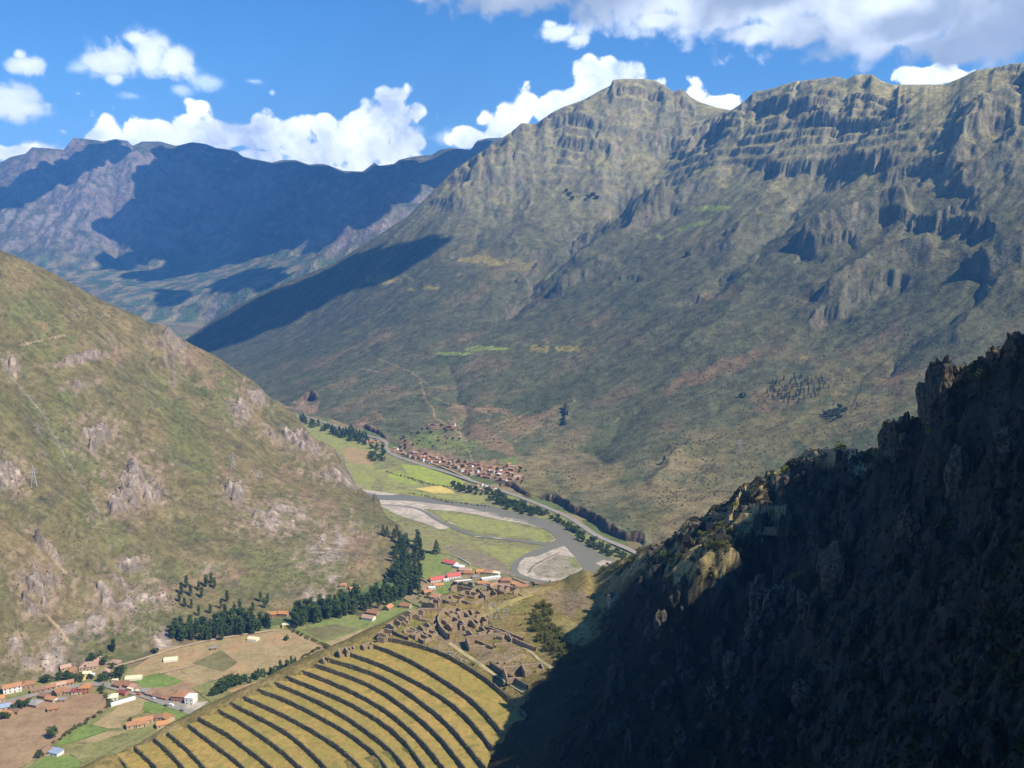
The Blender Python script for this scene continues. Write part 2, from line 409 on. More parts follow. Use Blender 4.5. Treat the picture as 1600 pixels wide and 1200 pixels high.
n1 = fbm(FR.X / 260, FR.Y / 260, 5, 21); n2 = fbm(FR.X / 60, FR.Y / 60, 4, 22)
rock = sstep(0.75, 1.15, sl + n2 * 0.35)
C = np.zeros(FR.X.shape + (3,)) + np.array((0.125, 0.125, 0.070))
C = mixc(C, (0.20, 0.165, 0.095), sstep(-0.1, 0.5, n1) * (FR.Z > 0))
C = mixc(C, (0.235, 0.195, 0.165), rock)
C = mixc(C, (0.33, 0.23, 0.17), rock * sstep(0.1, 0.5, fbm(FR.X / 130, FR.Y / 50, 3, 77)) * 0.8)
low = 1 - sstep(330, 520, FR.Z + n1 * 120)
cell = perlin(FR.X / 90, FR.Y / 200, 4) + 0.5 * perlin(FR.X / 45, FR.Y / 80, 6)
C = mixc(C, (0.26, 0.22, 0.10), low * sstep(0.05, 0.3, cell)); C = mixc(C, (0.09, 0.13, 0.05), low * sstep(0.1, 0.3, -cell))
C *= 0.95 * (1 + 0.25 * n2)[..., None]
M_FAR = ground_mat('far_mountain_ground', 0.012, 0.05, 0.45, 1.0, 22.0)
sheet_object(FR, 'distant_mountain_range', M_FAR, np.clip(C, 0.01, 1), -20)

# ---------------------------------------------------------------- the big mountain across the river
MM = Sheet(-0.52, 0.70, 800, np.concatenate([np.linspace(1120, 1400, 60), np.linspace(1405, 2600, 235), np.linspace(2607, 4450, 225), np.linspace(4490, 5600, 14)]))
pts = []
base = [atz(1500,1050), atz(1180,940), atz(1030,872), atz(984,850), atz(942,832), atz(918,816), atz(896,800), atz(860,784), atz(820,769), atz(790,759), atz(740,742), atz(690,727), atz(640,712), atz(608,692), atz(596,680), atz(560,670), atz(500,650), atz(450,635)]
for p in base: pts.append((p[0], p[1], -1))
for p in ((-900,2900),(-1200,3500),(-1580,4260)): pts.append((p[0], p[1], 0))
for p in base + [(-900,2900,0),(-1250,3500,0),(-1620,4200,0)]: pts.append((p[0] - 150, p[1] - 110, -60))
for px, Y in ((340,4260),(400,4250),(480,4200),(555,4150),(640,4050),(737,4000),(800,4050),(860,4100),(912,4150),(960,4180),(1030,4150),(1062,4050),(1142,4000),(1178,3700),(1242,3500),(1300,3350),(1362,3300),(1430,3250),(1475,3100),(1550,2850),(1600,2700),(1700,2500),(1850,2300)):
    py = np.interp(px, [p[0] for p in MM_SKY], [p[1] for p in MM_SKY]); p = at(px, py, Y); pts.append(p)
    pts.append((p[0] * 1.1 + 60, p[1] + 700, p[2] - 330))
# body of the flank, (picture x, y, distance)
for px, py, Y in ((470,520,3400),(560,560,2700),(640,500,2900),(720,430,3150),(640,600,2350),(760,560,2450),
                  (820,330,3650),(860,250,3880),(760,330,3700),(960,250,3800),(980,330,3450),(1030,240,3800),(1100,215,3800),
                  (880,420,3050),(800,480,2850),(900,520,2480),(950,600,2080),(820,640,2050),(760,680,1900),(1000,700,1660),(900,720,1680),
                  (1060,330,3150),(1000,420,2800),(1100,450,2450),(1100,560,2050),(1150,680,1640),(1080,740,1500),
                  (1200,250,3100),(1300,260,2850),(1250,350,2620),(1200,430,2400),(1300,520,2020),(1250,620,1750),(1350,620,1700),
                  (1400,330,2450),(1420,420,2180),(1500,300,2350),(1600,350,2080),(1560,430,1930),(1500,520,1780),(1600,500,1760),(1400,560,1800)):
    pts.append(at(px, py, Y))
s = Surf(pts, 0.004); MM.Z = s(MM.X, MM.Y)
Zb = MM.Z.copy(); gx, gy = MM.grad(); steep = np.clip(np.sqrt(gx ** 2 + gy ** 2), 0, 1.1)
amp = sstep(5, 160, MM.Z); hi = sstep(350, 800, MM.Z)
wx = fbm(MM.X / 700, MM.Y / 700, 3, 15) * 110; wy = fbm(MM.X / 700, MM.Y / 700, 3, 19) * 110
er = erode(MM.X + wx, MM.Y + wy, gx, gy, 520, 6, 11, 0.5)
er2 = erode(MM.X + wx * .4, MM.Y + wy * .4, gx, gy, 120, 4, 31, 0.5)
MM.Z = MM.Z + er * (15 + 15 * hi) * amp + er2 * (3.5 + 2.5 * hi) * amp + fbm(MM.X / 60, MM.Y / 60, 4, 61) * 5 * amp
VAL = [([(1125,240),(1060,262),(1005,285),(950,330),(905,368),(860,400),(800,470),(770,505)], 62, 105), ([(1340,235),(1260,300),(1200,360),(1130,420),(1060,480)], 40, 95),
       ([(1600,400),(1550,430),(1470,500),(1400,550),(1350,600)], 22, 45), ([(800,260),(770,330),(730,385),(690,400)], 30, 90), ([(1150,260),(1085,300),(1040,318),(960,380),(880,435)], -46, 80),
       ([(830,200),(850,260),(830,330),(800,400)], -26, 110), ([(980,130),(960,200),(960,260),(930,310)], -26, 110), ([(1240,300),(1180,340),(1120,395)], -30, 70), ([(1430,322),(1375,336),(1315,360),(1250,392)], -72, 60), ([(1480,380),(1400,405),(1340,432),(1270,475)], -52, 60), ([(1570,140),(1530,190),(1500,235),(1450,280)], -60, 60), ([(1600,200),(1560,250),(1500,300)], -45, 60), ([(1620,385),(1580,400),(1530,430)], -60, 50), ([(1050,308),(1005,326),(955,352),(905,380)], -55, 50), ([(965,402),(920,424),(865,462)], -42, 40), ([(770,245),(735,285),(700,330)], -40, 60), ([(1600,420),(1540,470),(1460,540)], -16, 40), ([(1180,440),(1120,500),(1060,560)], -18, 60), ([(1080,690),(1050,720),(1010,760)], -14, 40), ([(1000,620),(960,680),(930,730)], 12, 50), ([(700,560),(720,620),(735,690)], 14, 40)]
for ln, dep, wid in VAL:
    P = smoothline(MM.line(ln), 40); m = (np.abs(MM.X - P[:, 0].mean()) < np.ptp(P[:, 0]) / 2 + wid * 4) & (np.abs(MM.Y - P[:, 1].mean()) < np.ptp(P[:, 1]) / 2 + wid * 4)
    wob_ = fbm(MM.X[m] / 120, MM.Y[m] / 120, 3, 66) * wid * .5
    dd, sd2, tt = polyline_dist(MM.X[m] + wob_, MM.Y[m] - wob_, P); MM.Z[m] -= dep * np.exp(-dd / wid * 1.3) * sstep(0, .12, tt) * sstep(0, .12, 1 - tt)
# rock steps across the slope: (crest polyline in the picture, height, heal distance)
def cliff(S, line, h, heal, wob=0.6, seed=1):
    P = S.line(line)
    m = (np.abs(S.X - P[:, 0].mean()) < np.ptp(P[:, 0]) / 2 + heal * 3 + 150) & (np.abs(S.Y - P[:, 1].mean()) < np.ptp(P[:, 1]) / 2 + heal * 3 + 150)
    x = S.X[m]; y = S.Y[m]
    x2 = x + fbm(x / (h * 0.9), y / (h * 0.9), 3, seed) * h * wob; y2 = y + fbm(x / (h * 0.9), y / (h * 0.9), 3, seed + 5) * h * wob
    d, side, t = polyline_dist(x2, y2, P)
    g0 = S.grad()
    gx_, gy_ = g0[0][m].mean(), g0[1][m].mean()
    v = P[-1][:2] - P[0][:2]; cr = v[0] * gy_ - v[1] * gx_           # uphill is on the left of the line when positive
    dn = -side * np.sign(cr) * d                                     # >0 below the line
    endf = sstep(0, 0.12, t) * sstep(0, 0.12, 1 - t)
    endf = endf * (1 - sstep(heal * 1.0, heal * 2.0, d))
    prof = np.where(dn > 0, sstep(0, h * 0.22, dn) * (1 - sstep(h * 0.3, heal, dn)), 0)
    up = np.where(dn <= 0, np.exp(dn / (heal * 0.5)), 1 - sstep(0, h * .2, dn))
    Z = S.Z[m]; Z = Z + endf * h * (up * 0.45 - prof * 0.55); S.Z[m] = Z
    mk = np.zeros(S.X.shape); mk[m] = endf * np.where(dn > -h * .1, sstep(-h * .1, h * .05, dn) * (1 - sstep(h * 0.35, h * 0.9, dn)), 0)
    return mk
qn = fbm(MM.X / 500, MM.Y / 500, 3, 71) * 45; Hs = 44.0; q_ = (MM.Z + qn) / Hs; fr = q_ - np.floor(q_)
mk_ = sstep(620, 860, MM.Z) * sstep(-0.15, 0.25, fbm(MM.X / 300, MM.Y / 300, 4, 73)) * 0.62
MM.Z = MM.Z + mk_ * Hs * (sstep(0.38, 0.62, fr) - fr)
rockm = np.zeros_like(MM.Z)
CL = [([(955,133),(985,133),(1020,138),(1048,150)],40,130),
      ([(955,152),(990,152),(1040,152)],22,110),
      ([(858,185),(890,180),(920,186),(945,196)],36,130),
      ([(870,215),(900,222),(935,225),(965,232)],34,120),
      ([(950,198),(985,203),(1020,208)],18,90),
      ([(1048,178),(1062,150),(1090,166)],40,110),
      ([(1165,150),(1210,150),(1260,148),(1300,142)],32,120),
      ([(1255,140),(1300,136),(1350,138),(1420,136)],22,100),
      ([(1180,165),(1240,160),(1290,158)],30,110),
      ([(1240,182),(1290,182),(1330,184)],34,110),
      ([(1310,192),(1350,190),(1400,172),(1420,165)],26,110),
      ([(1215,205),(1260,205)],20,80),
      ([(1170,250),(1220,258),(1270,255),(1310,250),(1370,245),(1410,250)],42,130),
      ([(1380,285),(1420,262),(1460,245)],24,100),
      ([(1370,324),(1420,335),(1470,342),(1520,347),(1575,356)],40,110),
      ([(1250,388),(1290,372),(1340,360)],34,100),
      ([(1255,505),(1300,480),(1340,452),(1380,435),(1420,420)],44,110),
      ([(1490,215),(1530,180),(1560,150)],40,120),
      ([(1540,190),(1560,180),(1590,180)],30,100),
      ([(1020,236),(1045,220),(1062,222)],60,120),
      ([(1072,240),(1090,205),(1115,195),(1138,205)],85,140),
      ([(940,356),(985,315),(1010,298)],58,130),
      ([(985,346),(1020,320),(1048,308)],46,120),
      ([(875,395),(895,380),(905,385)],30,80),
      ([(870,455),(910,425),(950,412)],26,90),
      ([(805,445),(840,415),(870,395)],20,80),
      ([(960,435),(985,430),(1005,432)],16,70),
      ([(735,270),(760,262),(775,275)],32,90),
      ([(700,285),(730,275),(745,285)],30,90),
      ([(670,318),(700,312),(730,322)],20,80),
      ([(780,245),(800,232),(812,250)],34,90),
      ([(1100,380),(1130,360),(1150,355)],18,80),
      ([(1455,345),(1500,320),(1530,300)],22,90),
      ([(1030,725),(1050,705),(1065,695)],14,50),
      ([(884,665),(888,630),(900,625)],20,40),
      ]
for k, (ln, h, heal) in enumerate(CL): rockm = np.maximum(rockm, cliff(MM, ln, h * 0.8, heal, 0.6, 40 + k))
gx, gy = MM.grad(); sl = np.sqrt(gx ** 2 + gy ** 2)
MM.Z += np.maximum(sstep(.85, 1.3, sl), rockm * .8) * ((ridged(MM.X / 60, MM.Y / 60, 5, 501, .6) - .4) * 17 + fbm(MM.X / 22, MM.Y / 22, 3, 503) * 5)
# bluffs of red earth above the road
BL = [([(832,780),(814,768),(804,759),(794,757),(780,762)],24,34),
      ([(1020,846),(1000,838),(984,842),(968,836),(948,822),(930,811),(910,804),(892,794),(872,782),(856,778),(842,783)],32,36),
      ([(604,684),(595,675),(580,670),(568,662)],20,34),
      ([(495,622),(488,612),(470,622)],26,60)]
redm = np.zeros_like(MM.Z)
for k, (ln, h, heal) in enumerate(BL): redm = np.maximum(redm, cliff(MM, ln, h * .9, heal, 0.3, 80 + k))
MM.fit_skyline(MM_SKY, 260, 1.6, 2400); MM.fit_skyline(MM_SKY, 90, 0.6, 2400, 2, 25)
gx, gy = MM.grad(); sl = np.sqrt(gx ** 2 + gy ** 2); PX, PY = MM.pix()
n1 = fbm(MM.X / 240, MM.Y / 240, 5, 121); n2 = fbm(MM.X / 40, MM.Y / 40, 4, 122); n3 = fbm(MM.X / 11, MM.Y / 11, 3, 123); ln_ = perlin((MM.X * .6 - MM.Y * .8) / 16 + fbm(MM.X / 200, MM.Y / 200, 3, 124) * 3, (MM.X * .8 + MM.Y * .6) / 260, 125)
bgx, bgy = MM.grad(Zb); streak = erode(MM.X, MM.Y, bgx, bgy, 70, 4, 55, 0.6) + 0.8 * erode(MM.X, MM.Y, bgx, bgy, 190, 3, 57, 0.6)
C = np.zeros(MM.X.shape + (3,)) + np.array((0.125, 0.120, 0.078))
dry = sstep(250, 850, MM.Z + n1 * 260)
C = mixc(C, (0.245, 0.205, 0.125), dry * 0.9)
C = mixc(C, (0.085, 0.095, 0.055), sstep(0.05, 0.6, n1 + streak * 0.25) * (1 - dry * .6) * 0.7)
C = mixc(C, (0.24, 0.165, 0.115), sstep(0.15, 0.6, fbm(MM.X / 170, MM.Y / 170, 4, 300) + streak * 0.2) * (1 - dry) * 0.55)
tan = spots(PX, PY, [(1330,585,95,28,20),(1260,610,80,30,10),(1400,600,60,24,-40),(1200,680,130,45,10),(1120,760,90,40,30),(1040,790,60,35,30),(850,760,70,25,-20),(1340,640,80,25,0),(760,410,70,20,-10),(800,660,60,12,-20),(1310,165,70,14,0),(1500,262,100,9,8),(1430,300,80,10,10),(930,745,60,14,20),(850,790,20,12,0),(900,160,40,12,30)], 0.5, 7, 0.03)
C = mixc(C, (0.29, 0.205, 0.11), tan * 0.32)
redp = spots(PX, PY, [(1130,575,75,12,22),(1080,590,40,10,25),(820,665,45,6,35),(850,650,40,5,30),(745,640,60,4,-4),(790,645,30,3,-20),(590,650,14,5,-30),(475,640,18,14,40),(560,665,20,6,50),(700,668,25,4,-8),(770,690,50,14,-25),(1190,640,24,5,0),(1400,590,20,12,30)], 0.4, 17, 0.05)
C = mixc(C, (0.25, 0.155, 0.115), redp * 0.7)
gr = spots(PX, PY, [(1115,325,34,5,4),(1065,358,9,4,0),(1090,350,20,3,15),(745,545,22,4,6),(715,553,28,2.5,3),(700,552,20,2,2),(860,432,14,2.5,25),(780,545,20,2,2),(1030,370,6,3,0)], 0.25, 27, 0.08)
C = mixc(C, (0.26, 0.30, 0.085), gr * 0.9)
yl = spots(PX, PY, [(770,410,26,5,-4),(745,405,24,6,5),(600,436,34,7,3),(672,450,12,3,0),(845,545,20,6,0),(885,545,24,5,0),(640,452,9,2,0),(1255,558,8,4,0)], 0.5, 37, 0.1)
C = mixc(C, (0.36, 0.28, 0.11), yl * 0.8)
th = strokes(PX, PY, [([(655,590),(660,608),(665,625),(678,640),(679,652),(700,665),(720,678),(718,690),(733,705),(738,720)],1.3),
                      ([(700,630),(745,640),(768,648),(760,660)],1.0),([(735,638),(800,640)],1.0),([(665,615),(698,630)],.8),
                      ([(700,655),(715,676)],1.0),([(590,560),(640,580),(668,600)],.8),([(790,470),(800,480)],.8),([(560,575),(610,585)],.7),
                      ([(892,570),(905,585)],.7),([(960,660),(975,645)],.8),([(770,682),(815,650)],1.0),([(805,690),(850,660)],1.0)])
C = mixc(C, (0.36, 0.25, 0.17), th * 0.55)
C = mixc(C, (0.33, 0.205, 0.165), spots(PX, PY, [(474,640,24,18,45),(484,622,12,8,50),(462,652,14,8,30),(575,668,22,6,-20)], 0.3, 29, 0.08) * 0.85)
dk = strokes(PX, PY, [([(1200,330),(1260,290),(1330,240)],1.2),([(1200,380),(1290,345)],1.2),([(1470,500),(1550,430)],1.4),([(1330,640),(1350,590),(1400,550),(1470,500)],1.3),
                      ([(1020,610),(1060,580),(1080,560)],1.0),([(780,505),(830,460),(870,410)],1.6),([(830,600),(870,570)],.9),([(1000,380),(960,430)],1.2),([(1180,470),(1240,420)],1.2)])
C = mixc(C, (0.06, 0.07, 0.035), dk * 0.7)
rk = np.clip(np.maximum(rockm, sstep(0.92, 1.2, sl + n2 * 0.15)), 0, 1)
C = mixc(C, (0.175, 0.158, 0.130), rk * 0.85)
C = mixc(C, (0.23, 0.175, 0.14), rk * sstep(0.0, 0.5, fbm(MM.X / 50, MM.Y / 50, 3, 9)) * 0.8)
C = mixc(C, (0.145, 0.090, 0.075), np.clip(redm * 1.2, 0, 1))
C = mixc(C, (0.30, 0.185, 0.13), spots(PX, PY, [(660,716,46,12,-22),(720,732,60,14,-18),(780,738,34,14,-20),(640,700,30,10,0)], 0.5, 57, 0.06) * 0.75)
C = mixc(C, (0.15, 0.18, 0.06), spots(PX, PY, [(675,690,40,12,0),(725,695,24,10,0),(800,725,18,10,0)], 0.6, 58, 0.08) * 0.7)
C = C * np.array((0.90, 0.93, 0.72)) * (0.86 + 0.46 * hi)[..., None]; C *= (1 + 0.26 * n2 + 0.20 * n3 + 0.26 * streak + 0.16 * ln_)[..., None]
M_MTN = ground_mat('mountain_scrub_ground', 0.045, 0.22, 0.42, 1.0, 4.0)
sheet_object(MM, 'mountain', M_MTN, np.clip(C, 0.012, 1), -8)

# ---------------------------------------------------------------- steep hill on the left
LH = Sheet(-0.98, -0.10, 560, np.concatenate([np.linspace(640, 1500, 330), np.linspace(1503, 1900, 60), np.linspace(1920, 2300, 12)]))
pts = []
for px, Y in ((-400,1350),(-200,1400),(0,1450),(80,1470),(160,1500),(220,1550),(290,1600),(350,1620),(400,1630),(450,1600),(490,1560),(520,1530),(545,1490),(572,1430),(600,1380)):
    py = np.interp(px, [p[0] for p in LH_SKY], [p[1] for p in LH_SKY]); p = at(px, py, Y); pts.append(p)
    pts.append((p[0] * 1.08 - 20, p[1] + 260, min(p[2] - 130, p[2] * 0.6 - 50)))
for p in (atz(628,822), atz(634,850), atz(618,885), atz(600,905), atz(545,925), atz(480,940), atz(440,955), atz(400,972), atz(340,985), atz(285,1000), atz(262,1012), atz(200,1020), atz(150,1035), atz(100,1048), atz(50,1062), atz(0,1078), atz(-100,1110), atz(-250,1170)):
    pts.append((p[0], p[1], 0)); q = p * 0.90; pts.append((q[0] + 18, q[1] - 20, -55))
for px, py, Y in ((540,860,1175),(480,900,1045),(560,800,1310),(480,760,1360),(430,850,1130),(400,900,1030),(330,930,985),(300,850,1080),(300,720,1270),(380,680,1400),(200,880,990),(200,760,1130),(200,640,1280),(100,960,880),(100,840,980),(100,700,1130),(100,560,1300),(0,960,840),(0,800,960),(0,640,1110),(0,500,1290),(-200,800,900),(-200,500,1150),(270,600,1450),(420,700,1440)):
    pts.append(at(px, py, Y))
s = Surf(pts, 0.0015); LH.Z = s(LH.X, LH.Y); Zb = LH.Z.copy()
gx, gy = LH.grad(); steep = np.clip(np.sqrt(gx ** 2 + gy ** 2), 0, 1.1); bgx, bgy = gx, gy
amp = sstep(4, 60, LH.Z)
wx = fbm(LH.X / 260, LH.Y / 260, 3, 215) * 40; wy = fbm(LH.X / 260, LH.Y / 260, 3, 219) * 40
er = erode(LH.X + wx, LH.Y + wy, gx, gy, 210, 6, 211, 0.5)
LH.Z = LH.Z + er * 17 * amp + fbm(LH.X / 30, LH.Y / 30, 4, 261) * 3.0 * amp
PX, PY = LH.pix()
ROCKS = [(265,535,13,17,70),(420,815,14,34,80),(452,800,10,28,75),(545,745,7,42,85),(465,690,9,38,70),(515,855,26,22,30),(210,755,26,30,20),(195,785,30,12,30),(235,770,14,22,60),(10,745,18,24,90),(75,860,5,30,-45+90),(60,910,20,26,80),(185,930,26,32,60),(228,935,14,28,100),(150,975,16,14,40),(85,1030,18,20,90),(255,1005,16,16,0),(45,935,10,14,0),(370,770,12,16,40),(20,570,8,10,0),(375,640,12,14,70),(395,620,10,18,80),(290,560,6,4,0),(150,680,20,20,0),(130,600,16,6,10),(60,950,8,18,120),(105,985,10,30,130),(205,880,7,22,80),(20,1010,14,12,30),(490,930,8,20,60),(335,890,6,14,80),(480,640,6,14,60),(400,745,6,4,0),(130,560,30,4,12),(45,1035,12,10,0),(520,905,6,10,70)]
rkm = spots(PX, PY, ROCKS, 0.30, 33, 0.06)
bump = ridged(LH.X / 30, LH.Y / 30, 5, 91, 0.6)
rkm = rkm * sstep(0.12, 0.4, bump)
LH.Z += rkm * (1 + 12 * bump + 5 * ridged(LH.X / 9, LH.Y / 9, 3, 95)) * amp
# the green gully from upper left to lower right
gl = LH.line([(20,560),(60,640),(95,710),(150,790),(195,870),(235,950)])
d, sd_, t_ = polyline_dist(LH.X, LH.Y, gl); LH.Z -= 9 * np.exp(-(d / 18) ** 2) * amp
LH.fit_skyline(LH_SKY, 120, 1.5, 1200)
gx, gy = LH.grad(); sl = np.sqrt(gx ** 2 + gy ** 2); PX, PY = LH.pix()
n1 = fbm(LH.X / 110, LH.Y / 110, 5, 221); n2 = fbm(LH.X / 22, LH.Y / 22, 4, 222); n3 = fbm(LH.X / 5, LH.Y / 5, 3, 223)
streak = erode(LH.X, LH.Y, bgx, bgy, 42, 4, 255, 0.6)
C = np.zeros(LH.X.shape + (3,)) + np.array((0.190, 0.158, 0.072))
C = mixc(C, (0.250, 0.190, 0.095), sstep(0.0, 0.5, n1 + streak * 0.2) * 0.8)
C = mixc(C, (0.142, 0.140, 0.056), sstep(0.0, 0.5, fbm(LH.X / 90, LH.Y / 90, 4, 230) + streak * 0.25) * 0.8)
grs = spots(PX, PY, [(100,700,30,90,35),(170,830,22,80,35),(215,910,14,60,30),(90,640,26,50,0),(420,880,30,30,0),(345,620,30,60,50),(300,900,60,20,0),(290,700,30,50,30),(470,885,60,26,0),(250,620,25,45,40),(60,500,40,60,30),(640,880,10,10,0)], 0.5, 44, 0.03)
C = mixc(C, (0.160, 0.168, 0.062), grs * 0.6)
C = mixc(C, (0.30, 0.20, 0.12), spots(PX, PY, [(310,565,30,22,-30),(330,590,20,20,0),(180,555,12,16,0),(320,910,60,14,10),(450,740,20,14,0),(360,735,14,8,0),(500,790,30,20,-40),(560,860,20,26,0),(60,510,12,8,0)], 0.5, 46, 0.05) * 0.6)
C = mixc(C, (0.105, 0.098, 0.070), sstep(0.25, 0.55, fbm(LH.X / 35, LH.Y / 35, 4, 240)) * 0.5)
C = mixc(C, (0.36, 0.26, 0.195), spots(PX, PY, [(a_, b_, c_ * 2.0, d_ * 1.8, e_) for a_, b_, c_, d_, e_ in ROCKS], 0.6, 35, 0.09) * 0.6 * (0.4 + 0.6 * sstep(.2, .6, bump)))
C = mixc(C, (0.34, 0.275, 0.225), np.clip(rkm * (0.55 + 0.9 * sstep(0.3, 0.6, bump)), 0, 1) * 0.9)
C = mixc(C, (0.27, 0.215, 0.17), sstep(1.15, 1.45, sl + n2 * 0.2) * 0.8)
C = mixc(C, (0.56, 0.44, 0.35), rkm * sstep(0.1, 0.45, fbm(LH.X / 9, LH.Y / 9, 4, 70)) * 0.8)
C = mixc(C, (0.52, 0.38, 0.24), strokes(PX, PY, [([(50,832),(68,850),(85,875),(103,895)],1.6),([(62,838),(85,865),(96,885)],1.0),([(72,960),(95,985),(105,1000)],2.0),([(30,540),(70,530),(100,524)],1.0),([(10,565),(25,568)],2.0),([(22,580),(25,592)],2.0)]) * 0.7)
C = mixc(C, (0.30, 0.28, 0.24), strokes(PX, PY, [([(2,560),(18,590),(45,620),(65,645),(75,665),(90,690),(100,710),(120,745),(140,775),(155,800)],1.1)]) * 0.6)
C *= 0.84 * (1 + 0.28 * n2 + 0.25 * n3 + 0.20 * streak)[..., None]
M_HILL = ground_mat('hillside_grass', 0.12, 0.6, 0.40, 1.0, 1.4)
sheet_object(LH, 'hillside', M_HILL, np.clip(C, 0.012, 1), -3)

# ---------------------------------------------------------------- clouds high to the right of the view, whose shadows lie on the ranges
m, t, b = new_mat('cloud', 1.0, 0.0); b.inputs['Base Color'].default_value = (0.9, 0.9, 0.92, 1); M_CLOUD = m
def ico():
    import bmesh
    bm = bmesh.new(); bmesh.ops.create_icosphere(bm, subdivisions=2, radius=1.0)
    V = np.array([v.co[:] for v in bm.verts]); Fc = np.array([[v.index for v in f.verts] for f in bm.faces]); bm.free(); return V, Fc
ICO = ico()
def cloud(S, outline, H, r, seed, sp=0.72):
    rng = np.random.default_rng(seed); P = S.line(outline); k = (H - P[:, 2]) / SUN[2]
    Q = P[:, :2] + SUN[None, :2] * k[:, None]
    x0, y0 = Q.min(0); x1, y1 = Q.max(0); Vs = []; Fs = []; nn = 0
    xs = np.arange(x0, x1, r * sp); ys = np.arange(y0, y1, r * sp); X, Y = np.meshgrid(xs, ys)
    X = X + rng.uniform(-.2, .2, X.shape) * r; Y = Y + rng.uniform(-.2, .2, X.shape) * r
    ins = in_poly(X, Y, Q)
    for x, y in zip(X[ins], Y[ins]):
        rr = r * rng.uniform(0.6, 1.0); v = ICO[0] * np.array([rr, rr, rr * 0.7]); v = v + np.array([x, y, H + rng.uniform(0, 0.6) * r])
        v = v + np.stack([fbm(v[:, 1] / r, v[:, 2] / r, 2, seed), fbm(v[:, 0] / r, v[:, 2] / r, 2, seed + 1), v[:, 0] * 0], 1) * r * 0.3
        Vs.append(v); Fs.append(ICO[1] + nn); nn += len(v)
    if Vs: structure(mesh_from('cloud', np.vstack(Vs), np.vstack(Fs), M_CLOUD))
cloud(FR, [(-30,300),(30,283),(80,262),(100,258),(150,225),(180,219),(205,230),(200,240),(165,252),(120,275),(80,292),(50,312),(25,325),(-30,322)], 2900, 90, 1)
cloud(FR, [(276,230),(250,245),(248,268),(222,262),(226,278),(235,290),(225,310),(212,335),(190,340),(165,358),(195,366),(215,376),(240,392),(262,396),(280,402),(245,422),(200,430),(240,437),(300,424),(360,410),(400,396),(440,385),(500,374),(545,366),(575,350),(598,325),(640,300),(700,285),(800,240),(760,222),(700,235),(600,258),(567,270),(482,260),(400,252),(330,232),(300,224)], 2900, 130, 2)
cloud(FR, [(160,402),(222,390),(240,400),(200,418),(175,418)], 2700, 70, 3)
cloud(FR, [(250,452),(290,452),(296,465),(262,477)], 2500, 60, 4)
cloud(FR, [(335,442),(400,418),(450,430),(420,450),(350,455)], 2500, 60, 5)
cloud(MM, [(292,532),(345,498),(400,466),(450,444),(525,414),(560,398),(600,392),(640,386),(685,374),(660,398),(620,425),(570,438),(520,462),(450,500),(380,530),(330,545),(300,548)], 2600, 70, 6)
# ---------------------------------------------------------------- haze in the air
def build_haze():
    V = [(x, y, z) for z in (-70, 1640) for x, y in ((-9000, -1500), (9000, -1500), (9000, 10900), (-9000, 10900))]
    Fq = [(0,3,2,1),(4,5,6,7),(0,1,5,4),(1,2,6,5),(2,3,7,6),(3,0,4,7)]
    me = bpy.data.meshes.new('haze'); me.from_pydata(V, [], Fq); ob = bpy.data.objects.new('haze', me); COL.objects.link(ob)
    m = bpy.data.materials.new('haze'); m.use_nodes = True; nt = m.node_tree; nt.nodes.clear()
    o = nt.nodes.new('ShaderNodeOutputMaterial'); v = nt.nodes.new('ShaderNodeVolumePrincipled')
    v.inputs['Color'].default_value = (0.13, 0.41, 1.0, 1); v.inputs['Density'].default_value = HAZE
    v.inputs['Anisotropy'].default_value = 0.0
    nt.links.new(v.outputs[0], o.inputs['Volume']); me.materials.append(m); ob['kind'] = 'stuff'
HAZE = 0.85e-4
build_haze()

# ---------------------------------------------------------------- valley floor with its fields, river and roads
def earth_mat(name, c1, c2, c3, s1=0.006, s2=0.05, s3=0.5):
    m, t, b = new_mat(name, 0.95, 0.05); g = t.new('ShaderNodeNewGeometry').outputs['Position']
    a = t.noise(g, s1, 4, 0.6); bb = t.noise(g, s2, 4, 0.6); c = t.noise(g, s3, 3, 0.6)
    col = t.mix(t.ramp(a, [(0.40, 0.0), (0.58, 1.0)]), c1, c2)
    col = t.mix(t.ramp(bb, [(0.45, 0.0), (0.68, 1.0)]), col, c3)
    col = t.mix(1.0, col, t.ramp(c, [(0.3, 0.82), (0.7, 1.15)]), 'MULTIPLY'); t.link(col, b.inputs['Base Color'])
    return m
def field_mat(name, col, var=0.22, rows=None, spots_=0.0, col2=None):
    m, t, b = new_mat(name, 0.95, 0.05); g = t.new('ShaderNodeNewGeometry').outputs['Position']
    a = t.noise(g, 0.035, 4, 0.6); n = t.noise(g, 0.35, 4, 0.6)
    c = t.mix(t.ramp(a, [(0.38, 0.0), (0.62, 1.0)]), col, col2 or tuple(v * (1 + var) for v in col))
    c = t.mix(1.0, c, t.ramp(n, [(0.3, 1 - var), (0.7, 1 + var * 0.6)]), 'MULTIPLY'); q = t.noise(g, 0.11, 5, 0.65, 0.6)
    c = t.mix(1.0, c, t.ramp(q, [(0.32, 1 - var * 1.3), (0.5, 1.0), (0.7, 1 + var * 0.8)]), 'MULTIPLY')
    if rows:
        mp = t.new('ShaderNodeMapping'); mp.inputs['Rotation'].default_value = (0, 0, rows[0]); t.link(g, mp.inputs[0])
        wv = t.new('ShaderNodeTexWave'); wv.inputs['Scale'].default_value = rows[1]; wv.inputs['Distortion'].default_value = 0.6; wv.inputs['Detail'].default_value = 2
        t.link(mp.outputs[0], wv.inputs['Vector']); c = t.mix(1.0, c, t.ramp(wv.outputs['Color'], [(0.3, 1 - rows[2]), (0.7, 1.05)]), 'MULTIPLY')
    t.link(c, b.inputs['Base Color']); return m
m, t, b = new_mat('valley_ground', 0.95, 0.05); g = t.new('ShaderNodeNewGeometry').outputs['Position']
